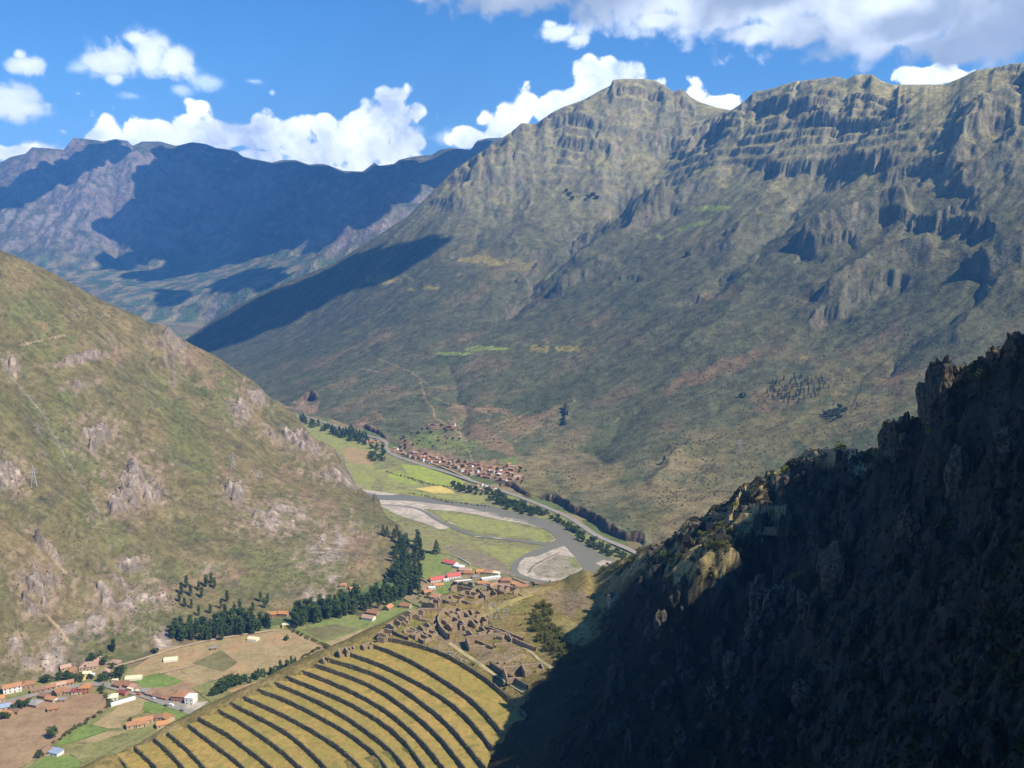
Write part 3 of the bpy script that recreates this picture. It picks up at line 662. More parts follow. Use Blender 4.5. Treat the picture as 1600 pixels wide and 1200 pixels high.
vo = t.new('ShaderNodeTexVoronoi'); vo.inputs['Scale'].default_value = 0.011; t.link(g, vo.inputs['Vector'])
sp = t.new('ShaderNodeSeparateXYZ'); t.link(vo.outputs['Color'], sp.inputs[0]); bb = t.noise(g, 0.03, 4, 0.6); nn = t.noise(g, 0.25, 4, 0.6)
c = t.mix(t.ramp(sp.outputs[0], [(0.35, 0.0), (0.45, 1.0)]), (0.21, 0.165, 0.085), (0.135, 0.165, 0.055))
c = t.mix(t.ramp(sp.outputs[1], [(0.70, 0.0), (0.75, 1.0)]), c, (0.29, 0.22, 0.11))
c = t.mix(t.ramp(bb, [(0.5, 0.0), (0.65, 0.8)]), c, (0.075, 0.085, 0.035))
c = t.mix(1.0, c, t.ramp(nn, [(0.3, 0.75), (0.7, 1.15)]), 'MULTIPLY'); t.link(c, b.inputs['Base Color'])
V = [(x, y, -0.8) for y in np.linspace(-1200, 12000, 12) for x in np.linspace(-8500, 8500, 12)]
Fq = [(i * 12 + j, i * 12 + j + 1, (i + 1) * 12 + j + 1, (i + 1) * 12 + j) for i in range(11) for j in range(11)]
structure(mesh_from('valley_floor', V, Fq, m))

LAYER = [0]
def ground_patch(name, pix, mat, z=None, wob=2.0, n=60):
    """a sheet of ground lying on the valley floor; outline given where it is seen"""
    LAYER[0] += 1; zz = -0.5 + LAYER[0] * 0.03 if z is None else z
    P = np.array([atz(px, py, zz)[:2] for px, py in pix]); P = np.vstack([P, P[:1]]); P = resample(P, n)[:-1]
    k = fbm(P[:, 0] / 25, P[:, 1] / 25, 3, LAYER[0]); k2 = fbm(P[:, 0] / 25 + 50, P[:, 1] / 25, 3, LAYER[0]); P = P + np.stack([k, k2], 1) * wob
    me = bpy.data.meshes.new(name); me.from_pydata([(x, y, zz) for x, y in P], [], [tuple(range(len(P)))])
    if me.polygons[0].normal.z < 0: me.flip_normals()
    me.materials.append(mat); ob = bpy.data.objects.new(name, me); COL.objects.link(ob); ob['kind'] = 'structure'; return ob
def strip(name, pix, width, mat, z=None, n=60, sheet=None, lift=0.3):
    LAYER[0] += 1; zz = -0.5 + LAYER[0] * 0.03 if z is None else z
    P = smoothline(np.array([atz(px, py, zz) if sheet is None else sheet.pick(px, py) for px, py in pix]), n)
    T = np.gradient(P[:, :2], axis=0); T /= np.linalg.norm(T, axis=1)[:, None] + 1e-9; N = np.stack([-T[:, 1], T[:, 0]], 1)
    w_ = np.asarray(width) if np.ndim(width) else np.full(n, width)
    if len(w_) != n: w_ = np.interp(np.linspace(0, 1, n), np.linspace(0, 1, len(w_)), w_)
    L = P.copy(); R = P.copy(); L[:, :2] += N * w_[:, None] / 2; R[:, :2] -= N * w_[:, None] / 2
    if sheet is not None:
        L[:, 2] += lift; R[:, 2] += lift
    V = np.vstack([L, R]); Fq = [(i + n, i + n + 1, i + 1, i) for i in range(n - 1)]
    return structure(mesh_from(name, V, Fq, mat))
G = lambda *c: c
MF = dict(
 brown=field_mat('ploughed_soil', (0.32, 0.205, 0.115), 0.16, (0.5, 0.9, 0.12), col2=(0.37, 0.25, 0.14)),
 tan=field_mat('dry_stubble', (0.42, 0.31, 0.155), 0.2, (1.0, 0.5, 0.18), col2=(0.35, 0.27, 0.13)),
 orange=field_mat('tilled_earth', (0.42, 0.275, 0.14), 0.18, (0.7, 0.35, 0.08), col2=(0.33, 0.26, 0.125)),
 green=field_mat('green_crop', (0.165, 0.22, 0.055), 0.2, (0.4, 0.8, 0.1)),
 olive=field_mat('olive_pasture', (0.20, 0.205, 0.070), 0.25, col2=(0.26, 0.235, 0.095)),
 darkf=field_mat('dark_crop', (0.18, 0.16, 0.070), 0.2, (0.9, 0.8, 0.15)),
 lawn=field_mat('lawn', (0.19, 0.235, 0.062), 0.2, col2=(0.24, 0.25, 0.085)),
 lime=field_mat('lime_crop', (0.33, 0.37, 0.065), 0.2, col2=(0.29, 0.33, 0.08)),
 pale=field_mat('pale_meadow', (0.30, 0.305, 0.095), 0.22, col2=(0.27, 0.26, 0.10)),
 wheat=field_mat('ripe_grain', (0.58, 0.44, 0.13), 0.15),
 mud=field_mat('river_mud', (0.27, 0.21, 0.14), 0.25, col2=(0.22, 0.19, 0.11)),
 marsh=field_mat('river_meadow', (0.26, 0.27, 0.09), 0.3, col2=(0.21, 0.185, 0.095)),
 marsh2=field_mat('trampled_meadow', (0.25, 0.215, 0.11), 0.25, col2=(0.26, 0.25, 0.09)),
 gravel=field_mat('pale_gravel', (0.54, 0.45, 0.35), 0.25, col2=(0.40, 0.34, 0.27)),
 gravel2=field_mat('silty_gravel', (0.34, 0.29, 0.21), 0.3, col2=(0.28, 0.25, 0.16)),
 asphalt=field_mat('worn_road', (0.28, 0.25, 0.205), 0.12),
 dust=field_mat('dusty_track', (0.40, 0.30, 0.19), 0.15),
 redpath=field_mat('red_track', (0.42, 0.24, 0.13), 0.15),
 concrete=field_mat('concrete_yard', (0.42, 0.36, 0.28), 0.1),
 village=field_mat('village_yards', (0.34, 0.24, 0.14), 0.25, col2=(0.21, 0.20, 0.085)))
# near fields
gp = ground_patch
gp('field', [(-60,1040),(120,1062),(260,1030),(330,1000),(440,975),(600,975),(640,960),(560,1060),(300,1140),(100,1230),(-60,1230)], MF['olive'], wob=3)
gp('field', [(255,1012),(340,1000),(440,982),(492,1000),(525,1016),(460,1040),(400,1050),(340,1060),(322,1074),(260,1090),(215,1075),(200,1050)], MF['orange'])
gp('field', [(205,1060),(252,1051),(286,1064),(262,1074),(222,1075)], MF['green'])
gp('field', [(222,1075),(262,1074),(286,1064),(324,1072),(304,1084),(262,1090),(236,1086)], MF['brown'])
gp('field', [(254,1051),(298,1040),(348,1053),(322,1071)], MF['tan'])
gp('field', [(348,1012),(440,984),(492,1002),(440,1014),(380,1024)], MF['orange'])
gp('field', [(355,1024),(420,1012),(492,1003),(505,1010),(430,1030),(375,1034)], MF['tan'])
gp('field', [(300,1036),(345,1016),(372,1034),(350,1050)], MF['darkf'])
gp('field', [(462,983),(532,963),(580,978),(505,1004)], MF['lawn'])
gp('field', [(470,984),(525,975),(560,983),(502,1000)], MF['darkf'])
gp('field', [(526,963),(548,958),(582,973),(560,980)], MF['lawn'])
gp('field', [(507,1003),(600,972),(606,984),(526,1012)], MF['tan'])
gp('field', [(560,970),(596,954),(640,944),(655,955),(612,974),(584,981)], MF['lawn'])
gp('field', [(0,1114),(60,1096),(112,1088),(150,1082),(170,1094),(165,1110),(130,1130),(95,1155),(60,1180),(30,1200),(-60,1215),(-60,1130)], MF['brown'])
gp('field', [(126,1132),(155,1133),(172,1140),(120,1158),(82,1167),(96,1156)], MF['green'])
gp('field', [(147,1132),(208,1086),(232,1096),(226,1112),(196,1124),(188,1137),(168,1138)], MF['tan'])
gp('field', [(226,1095),(256,1101),(302,1113),(276,1124),(240,1116),(220,1108)], MF['green'])
gp('field', [(45,1203),(70,1183),(108,1179),(128,1192),(110,1210)], MF['green'])
gp('field', [(107,1177),(150,1158),(205,1140),(242,1140),(200,1160),(130,1193)], MF['olive'])
gp('field', [(120,1160),(168,1142),(200,1142),(150,1160)], MF['tan'])
gp('field', [(364,1080),(410,1064),(408,1076),(370,1092)], MF['lawn'], wob=0.5)
gp('field', [(300,1074),(345,1060),(372,1078),(330,1098)], MF['olive'])
strip('dirt_track', [(360,1080),(385,1072),(428,1060)], 6, MF['redpath'])
strip('dirt_track', [(175,1042),(200,1036),(235,1025),(275,1012),(325,1000),(375,992),(430,984)], 4, MF['dust'])
strip('dirt_track', [(250,1052),(275,1046),(300,1040)], 2.5, MF['dust'])
strip('road', [(-40,1112),(0,1100),(50,1085),(112,1072),(150,1067),(175,1072),(225,1085),(275,1100),(312,1112)], [8, 8, 8, 8, 9, 13, 16], MF['asphalt'])
gp('concrete_yard', [(297,1097),(325,1096),(308,1110),(288,1106)], MF['concrete'], wob=0)
gp('village_ground', [(630,935),(660,905),(690,880),(712,868),(760,885),(832,908),(800,925),(700,940),(660,950)], MF['village'])
gp('sports_field', [(655,868),(680,861),(702,868),(715,886),(696,896),(668,906),(658,900)], MF['lawn'], wob=1)
gp('field', [(680,912),(702,906),(704,926),(684,930)], MF['green'])
# far fields along the river
gp('river_plain', [(440,640),(500,655),(560,675),(604,695),(612,712),(655,727),(700,742),(760,762),(800,775),(845,790),(900,815),(950,850),(990,868),(960,905),(760,900),(640,850),(560,770),(520,740),(440,670)], MF['marsh'], wob=3, n=90)
gp('field', [(470,655),(500,665),(560,688),(592,703),(575,716),(535,712),(490,690)], MF['pale'])
gp('field', [(536,700),(560,700),(583,710),(582,728),(540,722)], MF['orange'], wob=1)
gp('field', [(538,722),(585,728),(590,745),(575,770),(550,755)], MF['pale'])
gp('field', [(572,740),(590,733),(617,731),(645,745),(662,760),(650,767),(607,756)], MF['pale'])
gp('field', [(604,742),(625,738),(645,750),(652,758),(628,754)], MF['lime'])
gp('field', [(628,726),(657,727),(690,738),(728,753),(718,760),(675,757),(640,744)], MF['lime'])
gp('field', [(600,758),(650,768),(700,783),(650,775),(596,768)], MF['pale'])
gp('field', [(650,764),(672,760),(690,759),(703,765),(712,771),(680,771)], MF['wheat'])
gp('field', [(654,769),(708,771),(750,773),(764,784),(745,788),(700,781)], MF['pale'])
m_, t_, b_ = new_mat('river_water', 0.3, 0.3); g_ = t_.new('ShaderNodeNewGeometry').outputs['Position']
t_.link(t_.mix(t_.noise(g_, 0.02, 3), (0.180, 0.165, 0.115), (0.21, 0.19, 0.135)), b_.inputs['Base Color'])
bp = t_.new('ShaderNodeBump'); bp.inputs['Strength'].default_value = 0.6; bp.inputs['Distance'].default_value = 0.2; t_.link(t_.noise(g_, 0.6, 4, 0.6), bp.inputs['Height']); t_.link(bp.outputs[0], b_.inputs['Normal'])
M_WATER = m_
gp('gravel_bank', [(560,764),(625,772),(600,776),(570,778)], MF['gravel'])
gp('gravel_bank', [(560,782),(600,778),(640,779),(700,785),(760,795),(800,806),(840,818),(880,838),(850,826),(800,817),(745,804),(700,798),(672,796),(682,806),(700,814),(712,822),(690,828),(664,818),(625,806),(597,792)], MF['gravel'], wob=1.5, n=90)
gp('river_meadow', [(662,795),(700,799),(760,808),(830,820),(866,838),(868,846),(850,850),(800,842),(745,838),(712,828),(690,812)], MF['marsh'])
gp('river_meadow', [(680,800),(740,806),(800,818),(850,832),(852,842),(800,838),(745,830),(705,820)], MF['pale'])
gp('river_meadow', [(620,822),(664,820),(700,832),(745,845),(800,850),(848,856),(822,868),(800,884),(790,896),(740,884),(700,866),(655,858),(630,850)], MF['marsh2'])
gp('mud_bank', [(690,852),(730,860),(775,872),(798,892),(810,902),(760,892),(715,872)], MF['mud'])
gp('river_meadow', [(745,852),(790,854),(830,858),(812,872),(790,880),(770,868)], MF['pale'])
gp('river', [(560,768),(590,773),(640,774),(700,783),(730,786),(766,789),(786,796),(820,803),(850,811),(876,819),(892,834),(912,850),(935,864),(965,878),(985,905),(900,930),(844,913),(812,903),(798,894),(798,882),(815,868),(851,853),(868,845),(868,837),(852,827),(824,817),(800,811),(774,805),(740,795),(700,789),(637,782),(590,781),(560,778)], M_WATER, wob=0.6, n=160)
strip('side_channel', [(590,788),(640,791),(665,799),(682,812),(715,827),(745,838),(800,843),(856,851)], [3, 5, 7, 9, 9, 9, 13], M_WATER)
gp('gravel_bar', [(808,890),(812,878),(821,871),(840,869),(862,859),(881,853),(887,858),(897,869),(910,888),(892,902),(870,909),(836,905),(815,898)], MF['gravel'], wob=1)
gp('gravel_bar', [(846,880),(872,866),(896,870),(908,888),(890,900),(868,904),(838,900),(832,890)], MF['gravel2'], wob=1)
gp('gravel_bar', [(888,872),(897,870),(909,886),(904,890),(890,882)], MF['marsh'], wob=1)
strip('side_channel', [(826,895),(832,884),(850,875),(876,862)], [2, 4, 4, 1], MF['mud'])
gp('gravel_bar', [(930,880),(942,875),(958,877),(946,887)], MF['gravel'], wob=0.5)
for q in ([(786,808),(815,813),(824,816)], [(760,800),(778,804)], [(700,815),(712,820)], [(742,838),(752,839)], [(770,840),(785,842)], [(860,846),(869,842)]):
    strip('gravel_streak', q, 3.5, MF['gravel'])
strip('valley_road', [(470,648),(520,664),(560,676),(580,682),(597,686),(604,691),(602,698),(607,707),(625,715),(655,725),(700,738),(740,752),(780,765),(820,779),(860,795),(896,811),(920,829),(940,841),(980,856),(1010,872)], 10, MF['asphalt'], n=140)
strip('valley_road', [(735,748),(690,728),(650,714),(620,706)], 4, MF['dust'])
# ================================================================ RIDGE WITH THE TERRACES, AND THE NEAR SLOPE
WALLS = [
 [(604,999),(634,1005),(662,1012),(691,1022),(719,1037),(737,1048),(766,1067),(794,1093),(812,1110),(822,1122)],
 [(578,1008),(606,1018),(644,1035),(681,1057),(719,1082),(747,1104),(775,1135),(786,1150)],
 [(542,1021),(600,1042),(650,1067),(700,1096),(735,1128),(752,1148),(770,1172)],
 [(507,1030),(550,1042),(600,1060),(650,1092),(700,1132),(740,1180),(760,1205)],
 [(492,1040),(537,1055),(587,1075),(637,1110),(682,1147),(720,1195),(735,1215)],
 [(472,1050),(512,1065),(562,1087),(612,1117),(655,1155),(692,1200),(705,1220)],
 [(447,1059),(500,1080),(550,1102),(600,1132),(637,1165),(662,1200),(675,1222)],
 [(430,1069),(475,1087),(525,1112),(575,1145),(612,1175),(634,1202),(648,1224)],
 [(403,1079),(450,1096),(500,1122),(550,1150),(587,1180),(604,1202),(620,1226)],
 [(380,1091),(400,1099),(450,1122),(500,1150),(537,1175),(562,1200),(585,1226)],
 [(360,1100),(400,1120),(450,1147),(482,1174),(508,1200),(530,1226)],
 [(341,1111),(372,1127),(400,1146),(437,1172),(468,1200),(495,1226)],
 [(310,1124),(350,1145),(400,1182),(425,1203),(450,1228)],
 [(294,1134),(325,1158),(362,1185),(385,1205),(410,1230)],
 [(262,1147),(290,1170),(312,1193),(345,1230)],
 [(240,1156),(262,1174),(285,1200),(312,1232)],
 [(210,1169),(225,1182),(245,1203),(270,1234)],
 [(179,1181),(190,1191),(200,1204),(222,1236)]]
NW = len(WALLS); WH = 2.35; ZT0 = 160.0; STEP = 2.95
LEV = [ZT0 - k * STEP for k in range(NW)]             # ground level above wall k
WP = [smoothline(np.array([atz(px, py, LEV[k] - WH * 0.5) for px, py in w_]), 110) for k, w_ in enumerate(WALLS)]
pts = []
for k, P in enumerate(WP):
    for i in (0, 25, 50, 75, 109): pts.append((P[i][0], P[i][1], LEV[k] - 1.4))
EDGE = [atz(-60,1290,100), atz(60,1235,106), atz(140,1203,110), atz(172,1183,112), atz(205,1170,115), atz(258,1146,119), atz(305,1122,124), atz(338,1108,128), atz(378,1088,133), atz(430,1063,140), atz(470,1047,146), atz(505,1028,151), atz(540,1018,154), atz(575,1004,158), atz(598,985,160), atz(625,968,161), atz(645,955,161)]
for a in EDGE:
    pts.append((a[0] - 3, a[1] + 4, a[2] - 0.5)); pts.append((a[0] - 75, a[1] + 85, a[2] - 105)); pts.append((a[0] - 130, a[1] + 140, -40))
for px, py, z in ((660,945,161),(680,928,160),(705,915,159),(735,907,158),(770,906,157),(800,913,157),(830,918,156),(860,912,157),(880,905,159),(925,895,163),(960,882,172),(985,868,188),(1010,853,208)):
    p = atz(px, py, z); pts.append(tuple(p)); q = sstep(930, 985, px)
    pts.append((p[0] - 10 + 65 * q, p[1] + 70 - 40 * q, z - 70)); pts.append((p[0] - 20 + 150 * q, p[1] + 150 - 60 * q, -40))
for px, py, z in ((700,985,161),(650,985,161),(730,960,161),(780,990,162),(800,1050,163),(760,1030,162),(840,1025,164),(820,960,161),(880,960,164),(930,960,169),(900,920,162),(870,990,167),(940,925,168),(950,950,172),(850,1040,168)):
    pts.append(tuple(atz(px, py, z)))
# near slope in shade: (picture x, y, distance)
NS = [(1055,832,548),(1100,797,520),(1150,768,492),(1200,735,462),(1250,704,430),(1300,703,405),(1340,705,386),(1380,690,355),(1410,655,325),(1446,632,300),(1500,575,275),(1545,550,255),(1560,540,250),(1600,522,240),
      (1700,440,225),(1800,360,215)]
for px, py, Y in NS:
    p = at(px, py, Y); pts.append(tuple(p)); pts.append((p[0] + 55, p[1] + 28, p[2] - 55))
for px, py, Y in ((745,1210,398),(800,1135,425),(835,1085,448),(870,1045,470),(930,1010,480),(970,960,508),(1010,900,492),(1062,905,385),(1030,862,478),(1000,1000,440),(950,1080,405),(900,1150,375),(850,1220,345),
                  (1100,880,362),(1100,835,440),(1055,872,402),(1170,838,368),(1250,780,385),(1100,960,352),(1100,1050,330),(1050,1150,300),(1200,900,355),(1200,1000,300),(1200,1100,250),(1200,1200,215),
                  (1320,800,345),(1320,900,285),(1320,1000,240),(1320,1100,195),(1320,1200,165),(1420,760,295),(1420,900,225),(1420,1050,170),(1420,1200,130),
                  (1520,660,235),(1520,800,205),(1520,950,165),(1520,1200,105),(1600,620,222),(1600,760,175),(1600,950,130),(1600,1200,92)):
    pts.append(tuple(at(px, py, Y)))
# unseen hill right of the view, heights shaped to cast the slope's shade
for x, y, z in ((280,262,522),(280,290,495),(280,312,476),(280,335,446),(280,364,405),(320,400,400),(420,470,390),(330,265,545),(300,180,490),(285,222,500),(420,200,600),(300,110,545),(200,120,480),(250,40,470),(120,60,445),(520,320,560),(600,120,620),(520,520,430),(420,620,330),(330,640,240),(250,560,235),(400,800,60),(600,700,250),(750,400,600)):
    pts.append((x, y, z))
RS = Surf(pts, 0.0005, 0.00002)
def world_poly(P): return [tuple(p[:2]) for p in P]
CALM = world_poly([atz(*p) for p in ((-60,1290,100),(172,1183,112),(305,1122,124),(430,1063,140),(505,1028,151),(590,985,160),(645,955,161),(705,915,159),(800,913,157),(925,895,163),(955,900,170),(960,930,172),(920,975,170),(860,1030,166),(820,1100,164),(760,1200,160),(700,1260,150))])
def near_detail(x, y, Z, gx, gy):
    calm = in_poly(x, y, CALM).astype(float)
    d, s_, t_ = polyline_dist(x, y, CALM + CALM[:1]); sgn = np.where(calm > 0, -1, 1) * d
    rough = sstep(-4, 45, sgn)
    up = sstep(165, 215, Z) * (1 - 0.72 * sstep(360, 410, y) * sstep(60, 85, x)) * (1 - 0.75 * sstep(200, 240, x))
    wx = fbm(x / 60, y / 60, 3, 415) * 9; wy = fbm(x / 60, y / 60, 3, 419) * 9
    er = erode(x + wx, y + wy, gx, gy, 62, 6, 411, 0.55)
    rg = ridged((x + wx) / 24, (y + wy) / 24, 5, 421, 0.55)
    rb = ridged((x + wx) / 55, (y - wy) / 55, 4, 431, 0.5)
    h = rough * (er * (2.0 + 1.6 * up) + (rg - 0.45) * (1.5 + 8.5 * up) + (rb - 0.45) * 9 * up + (ridged(x / 8.5, y / 8.5, 4, 461, 0.55) - 0.45) * 3.2 * up)
    h += fbm(x / 3.5, y / 3.5, 4, 441) * (0.22 + 0.9 * rough * up) + fbm(x / 14, y / 14, 3, 451) * (0.3 + 0.5 * rough)
    return h, rough, rg, rb
RD = Sheet(-0.66, 0.63, 860, np.concatenate([np.geomspace(88, 330, 230), np.linspace(331.2, 700, 270), np.linspace(705, 860, 16)]))
RD.Z = RS(RD.X, RD.Y); gx, gy = RD.grad()
h, rough, rg, rb = near_detail(RD.X, RD.Y, RD.Z, gx, gy); RD.Z = RD.Z + h
NR_SKY = [(640,957),(700,925),(830,916),(880,905),(893,897),(915,890),(927,896),(940,890),(960,878),(985,868),(1000,860),(1012,852),(1030,848),(1045,842),(1060,830),(1075,810),(1090,806),(1100,812),(1105,800),(1112,790),(1130,788),(1140,782),(1150,765),(1160,758),(1175,752),(1190,742),(1210,735),(1225,728),(1238,716),(1252,716),(1255,703),(1300,704),(1345,706),(1365,700),(1380,698),(1386,675),(1400,664),(1410,648),(1425,655),(1446,640),(1448,615),(1462,600),(1475,592),(1490,585),(1505,575),(1520,565),(1545,553),(1552,545),(1570,542),(1580,527),(1592,522),(1600,524),(1650,480),(1700,440)]
def near_sky():
    PX, PY = RD.pix(); c = (RD.u > -0.135)
    sub = Sheet.__new__(Sheet); sub.u = RD.u[c]; sub.y1 = RD.y1; sub.U = RD.U[:, c]; sub.Y = RD.Y[:, c]; sub.X = RD.X[:, c]; sub.Z = RD.Z[:, c]
    z0 = sub.Z.copy(); sub.fit_skyline(NR_SKY, 60, 3.5, 150, 3, 14.0)
    w_ = sstep(-0.13, -0.10, sub.u)[None]; RD.Z[:, c] = z0 * (1 - w_) + sub.Z * w_
# ledges of old terracing on the spur
LEDGE = [([(1110,800),(1150,797),(1200,797),(1240,800)], 4.0, 12), ([(1098,815),(1140,815),(1180,820),(1230,826)], 4.0, 12), ([(1256,716),(1300,716),(1345,722)], 5.0, 14)]
near_sky()
for k, (ln, hh, heal) in enumerate(LEDGE): cliff(RD, ln, hh, heal, 0.0, 70 + k)
near_sky()
# sink the ground under the terrace treads
tin = in_poly(RD.X, RD.Y, world_poly(list(WP[0][:, :]) + list(WP[-1][::-1])))
RD.Z = np.where(tin, RD.Z - 2.6, RD.Z)
gx, gy = RD.grad(); sl = np.sqrt(gx ** 2 + gy ** 2); PX, PY = RD.pix()
n1 = fbm(RD.X / 30, RD.Y / 30, 5, 521); n2 = fbm(RD.X / 7, RD.Y / 7, 4, 522); n3 = fbm(RD.X / 1.8, RD.Y / 1.8, 3, 523)
C = np.zeros(RD.X.shape + (3,)) + np.array((0.215, 0.165, 0.060))
C = mixc(C, (0.165, 0.160, 0.050), sstep(0.0, 0.5, n1) * 0.8); C = mixc(C, (0.32, 0.235, 0.10), sstep(0.1, 0.5, -n1) * 0.6)
C = mixc(C, (0.24, 0.175, 0.105), spots(PX, PY, [(895,945,34,16,0),(880,930,30,12,0),(760,1020,40,14,-30),(800,1010,20,10,-30),(700,1000,30,10,-20),(720,985,30,10,0)], 0.4, 61, 0.05) * 0.8)
C = mixc(C, (0.34, 0.265, 0.105), spots(PX, PY, [(905,985,34,14,-20),(780,945,40,6,15),(830,925,40,6,10),(860,1010,16,10,30)], 0.4, 62, 0.05) * 0.7)
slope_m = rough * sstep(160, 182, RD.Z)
C = mixc(C, (0.012, 0.011, 0.006), slope_m * 0.97)  # slope colour cut to near black, deepening its shade through the albedo
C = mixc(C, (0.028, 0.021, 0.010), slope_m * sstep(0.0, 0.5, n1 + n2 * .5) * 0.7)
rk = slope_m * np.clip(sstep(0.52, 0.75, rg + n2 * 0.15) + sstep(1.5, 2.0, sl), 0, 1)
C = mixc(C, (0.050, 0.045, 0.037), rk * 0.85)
SPUR = spots(PX, PY, [(1085,865,75,42,25),(1160,815,60,22,15),(1045,880,40,30,30),(1030,860,20,14,0),(1200,755,50,14,35),(1300,712,70,12,0),(990,885,30,16,30)], 0.4, 64, 0.05)
C = mixc(C, (0.34, 0.26, 0.12), SPUR * 0.9 * sstep(-0.6, 0.2, n2)); C = mixc(C, (0.17, 0.17, 0.06), SPUR * sstep(0.1, 0.5, n1) * 0.7)
C = mixc(C, (0.42, 0.30, 0.15), spots(PX, PY, [(1175,793,60,4,0),(1150,811,45,3,-5),(1300,712,46,7,0),(1340,730,20,10,0)], 0.3, 63, 0.05) * 0.85)
shade_m = in_poly(PX + n2 * 14, PY + n1 * 14, [(728,1215),(775,1165),(812,1120),(835,1060),(875,1030),(915,1008),(940,985),(962,935),(985,908),(1010,905),(1120,960),(1300,1215)]).astype(float)
C = mixc(C, (0.020, 0.017, 0.008), shade_m * 0.9)  # painted shade: ground inside the shadow edge set almost black
C *= (1 + 0.28 * n2 + 0.30 * n3)[..., None]
M_RIDGE = ground_mat('ridge_grass', 0.35, 1.6, 0.38, 1.0, 0.5)
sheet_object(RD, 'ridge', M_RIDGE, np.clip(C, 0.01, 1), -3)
# unseen continuation of the slope past the right edge, shaped to cast shade
RR = Sheet(0.625, 4.0, 150, np.concatenate([np.geomspace(30, 860, 150)]))
RR.Z = RS(RR.X, RR.Y); gx, gy = RR.grad(); h, rough2, rg2, _ = near_detail(RR.X, RR.Y, RR.Z, gx, gy); RR.Z = RR.Z + h
RR.Z = RR.Z - 0.3 * (RR.X < 0)
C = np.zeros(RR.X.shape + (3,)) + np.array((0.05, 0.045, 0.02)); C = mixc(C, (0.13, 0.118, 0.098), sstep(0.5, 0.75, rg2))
sheet_object(RR, 'shade_casting_slope', M_RIDGE, C, -3, (RR.X < 1100))

# ---------------------------------------------------------------- terraces
m, t, b = new_mat('terrace_grass', 0.95, 0.05); g = t.new('ShaderNodeNewGeometry').outputs['Position']
a1 = t.noise(g, 0.045, 5, 0.6); a2 = t.noise(g, 0.35, 4, 0.62); a3 = t.noise(g, 2.2, 3, 0.6)
c = t.mix(t.ramp(a1, [(0.40, 0.0), (0.56, 1.0)]), (0.42, 0.295, 0.088), (0.32, 0.26, 0.07))
c = t.mix(t.ramp(a2, [(0.46, 0.0), (0.66, 0.75)]), c, (0.27, 0.165, 0.06))
c = t.mix(t.ramp(t.noise(g, 0.12, 4, 0.6), [(0.54, 0.0), (0.66, 0.6)]), c, (0.185, 0.185, 0.05))
c = t.mix(1.0, c, t.ramp(a3, [(0.3, 0.70), (0.7, 1.2)]), 'MULTIPLY'); t.link(c, b.inputs['Base Color'])
bp = t.new('ShaderNodeBump'); bp.inputs['Strength'].default_value = 0.8; bp.inputs['Distance'].default_value = 0.35
t.link(t.val('ADD', a2, a3), bp.inputs['Height']); t.link(bp.outputs[0], b.inputs['Normal']); M_TER = m
m, t, b = new_mat('field_stone_wall', 0.95, 0.1); g = t.new('ShaderNodeNewGeometry').outputs['Position']
vo = t.new('ShaderNodeTexVoronoi'); vo.inputs['Scale'].default_value = 2.3; t.link(g, vo.inputs['Vector'])
sp = t.new('ShaderNodeSeparateXYZ'); t.link(vo.outputs['Color'], sp.inputs[0])
c = t.mix(sp.outputs[0], (0.095, 0.078, 0.052), (0.26, 0.225, 0.17))
c = t.mix(t.ramp(t.noise(g, 0.7, 4, 0.6), [(0.5, 0.0), (0.66, 0.85)]), c, (0.07, 0.072, 0.028))
t.link(c, b.inputs['Base Color']); bp = t.new('ShaderNodeBump'); bp.inputs['Strength'].default_value = 1; bp.inputs['Distance'].default_value = 0.25; bp.invert = True
t.link(vo.outputs['Distance'], bp.inputs['Height']); t.link(bp.outputs[0], b.inputs['Normal']); M_STONE = m
ORD = ['topmost', 'second', 'third', 'fourth', 'fifth', 'sixth', 'seventh', 'eighth', 'ninth', 'tenth', 'eleventh', 'twelfth', 'thirteenth', 'fourteenth', 'fifteenth', 'sixteenth', 'seventeenth', 'lowest']
n = 110; BOT = []; TOP = []
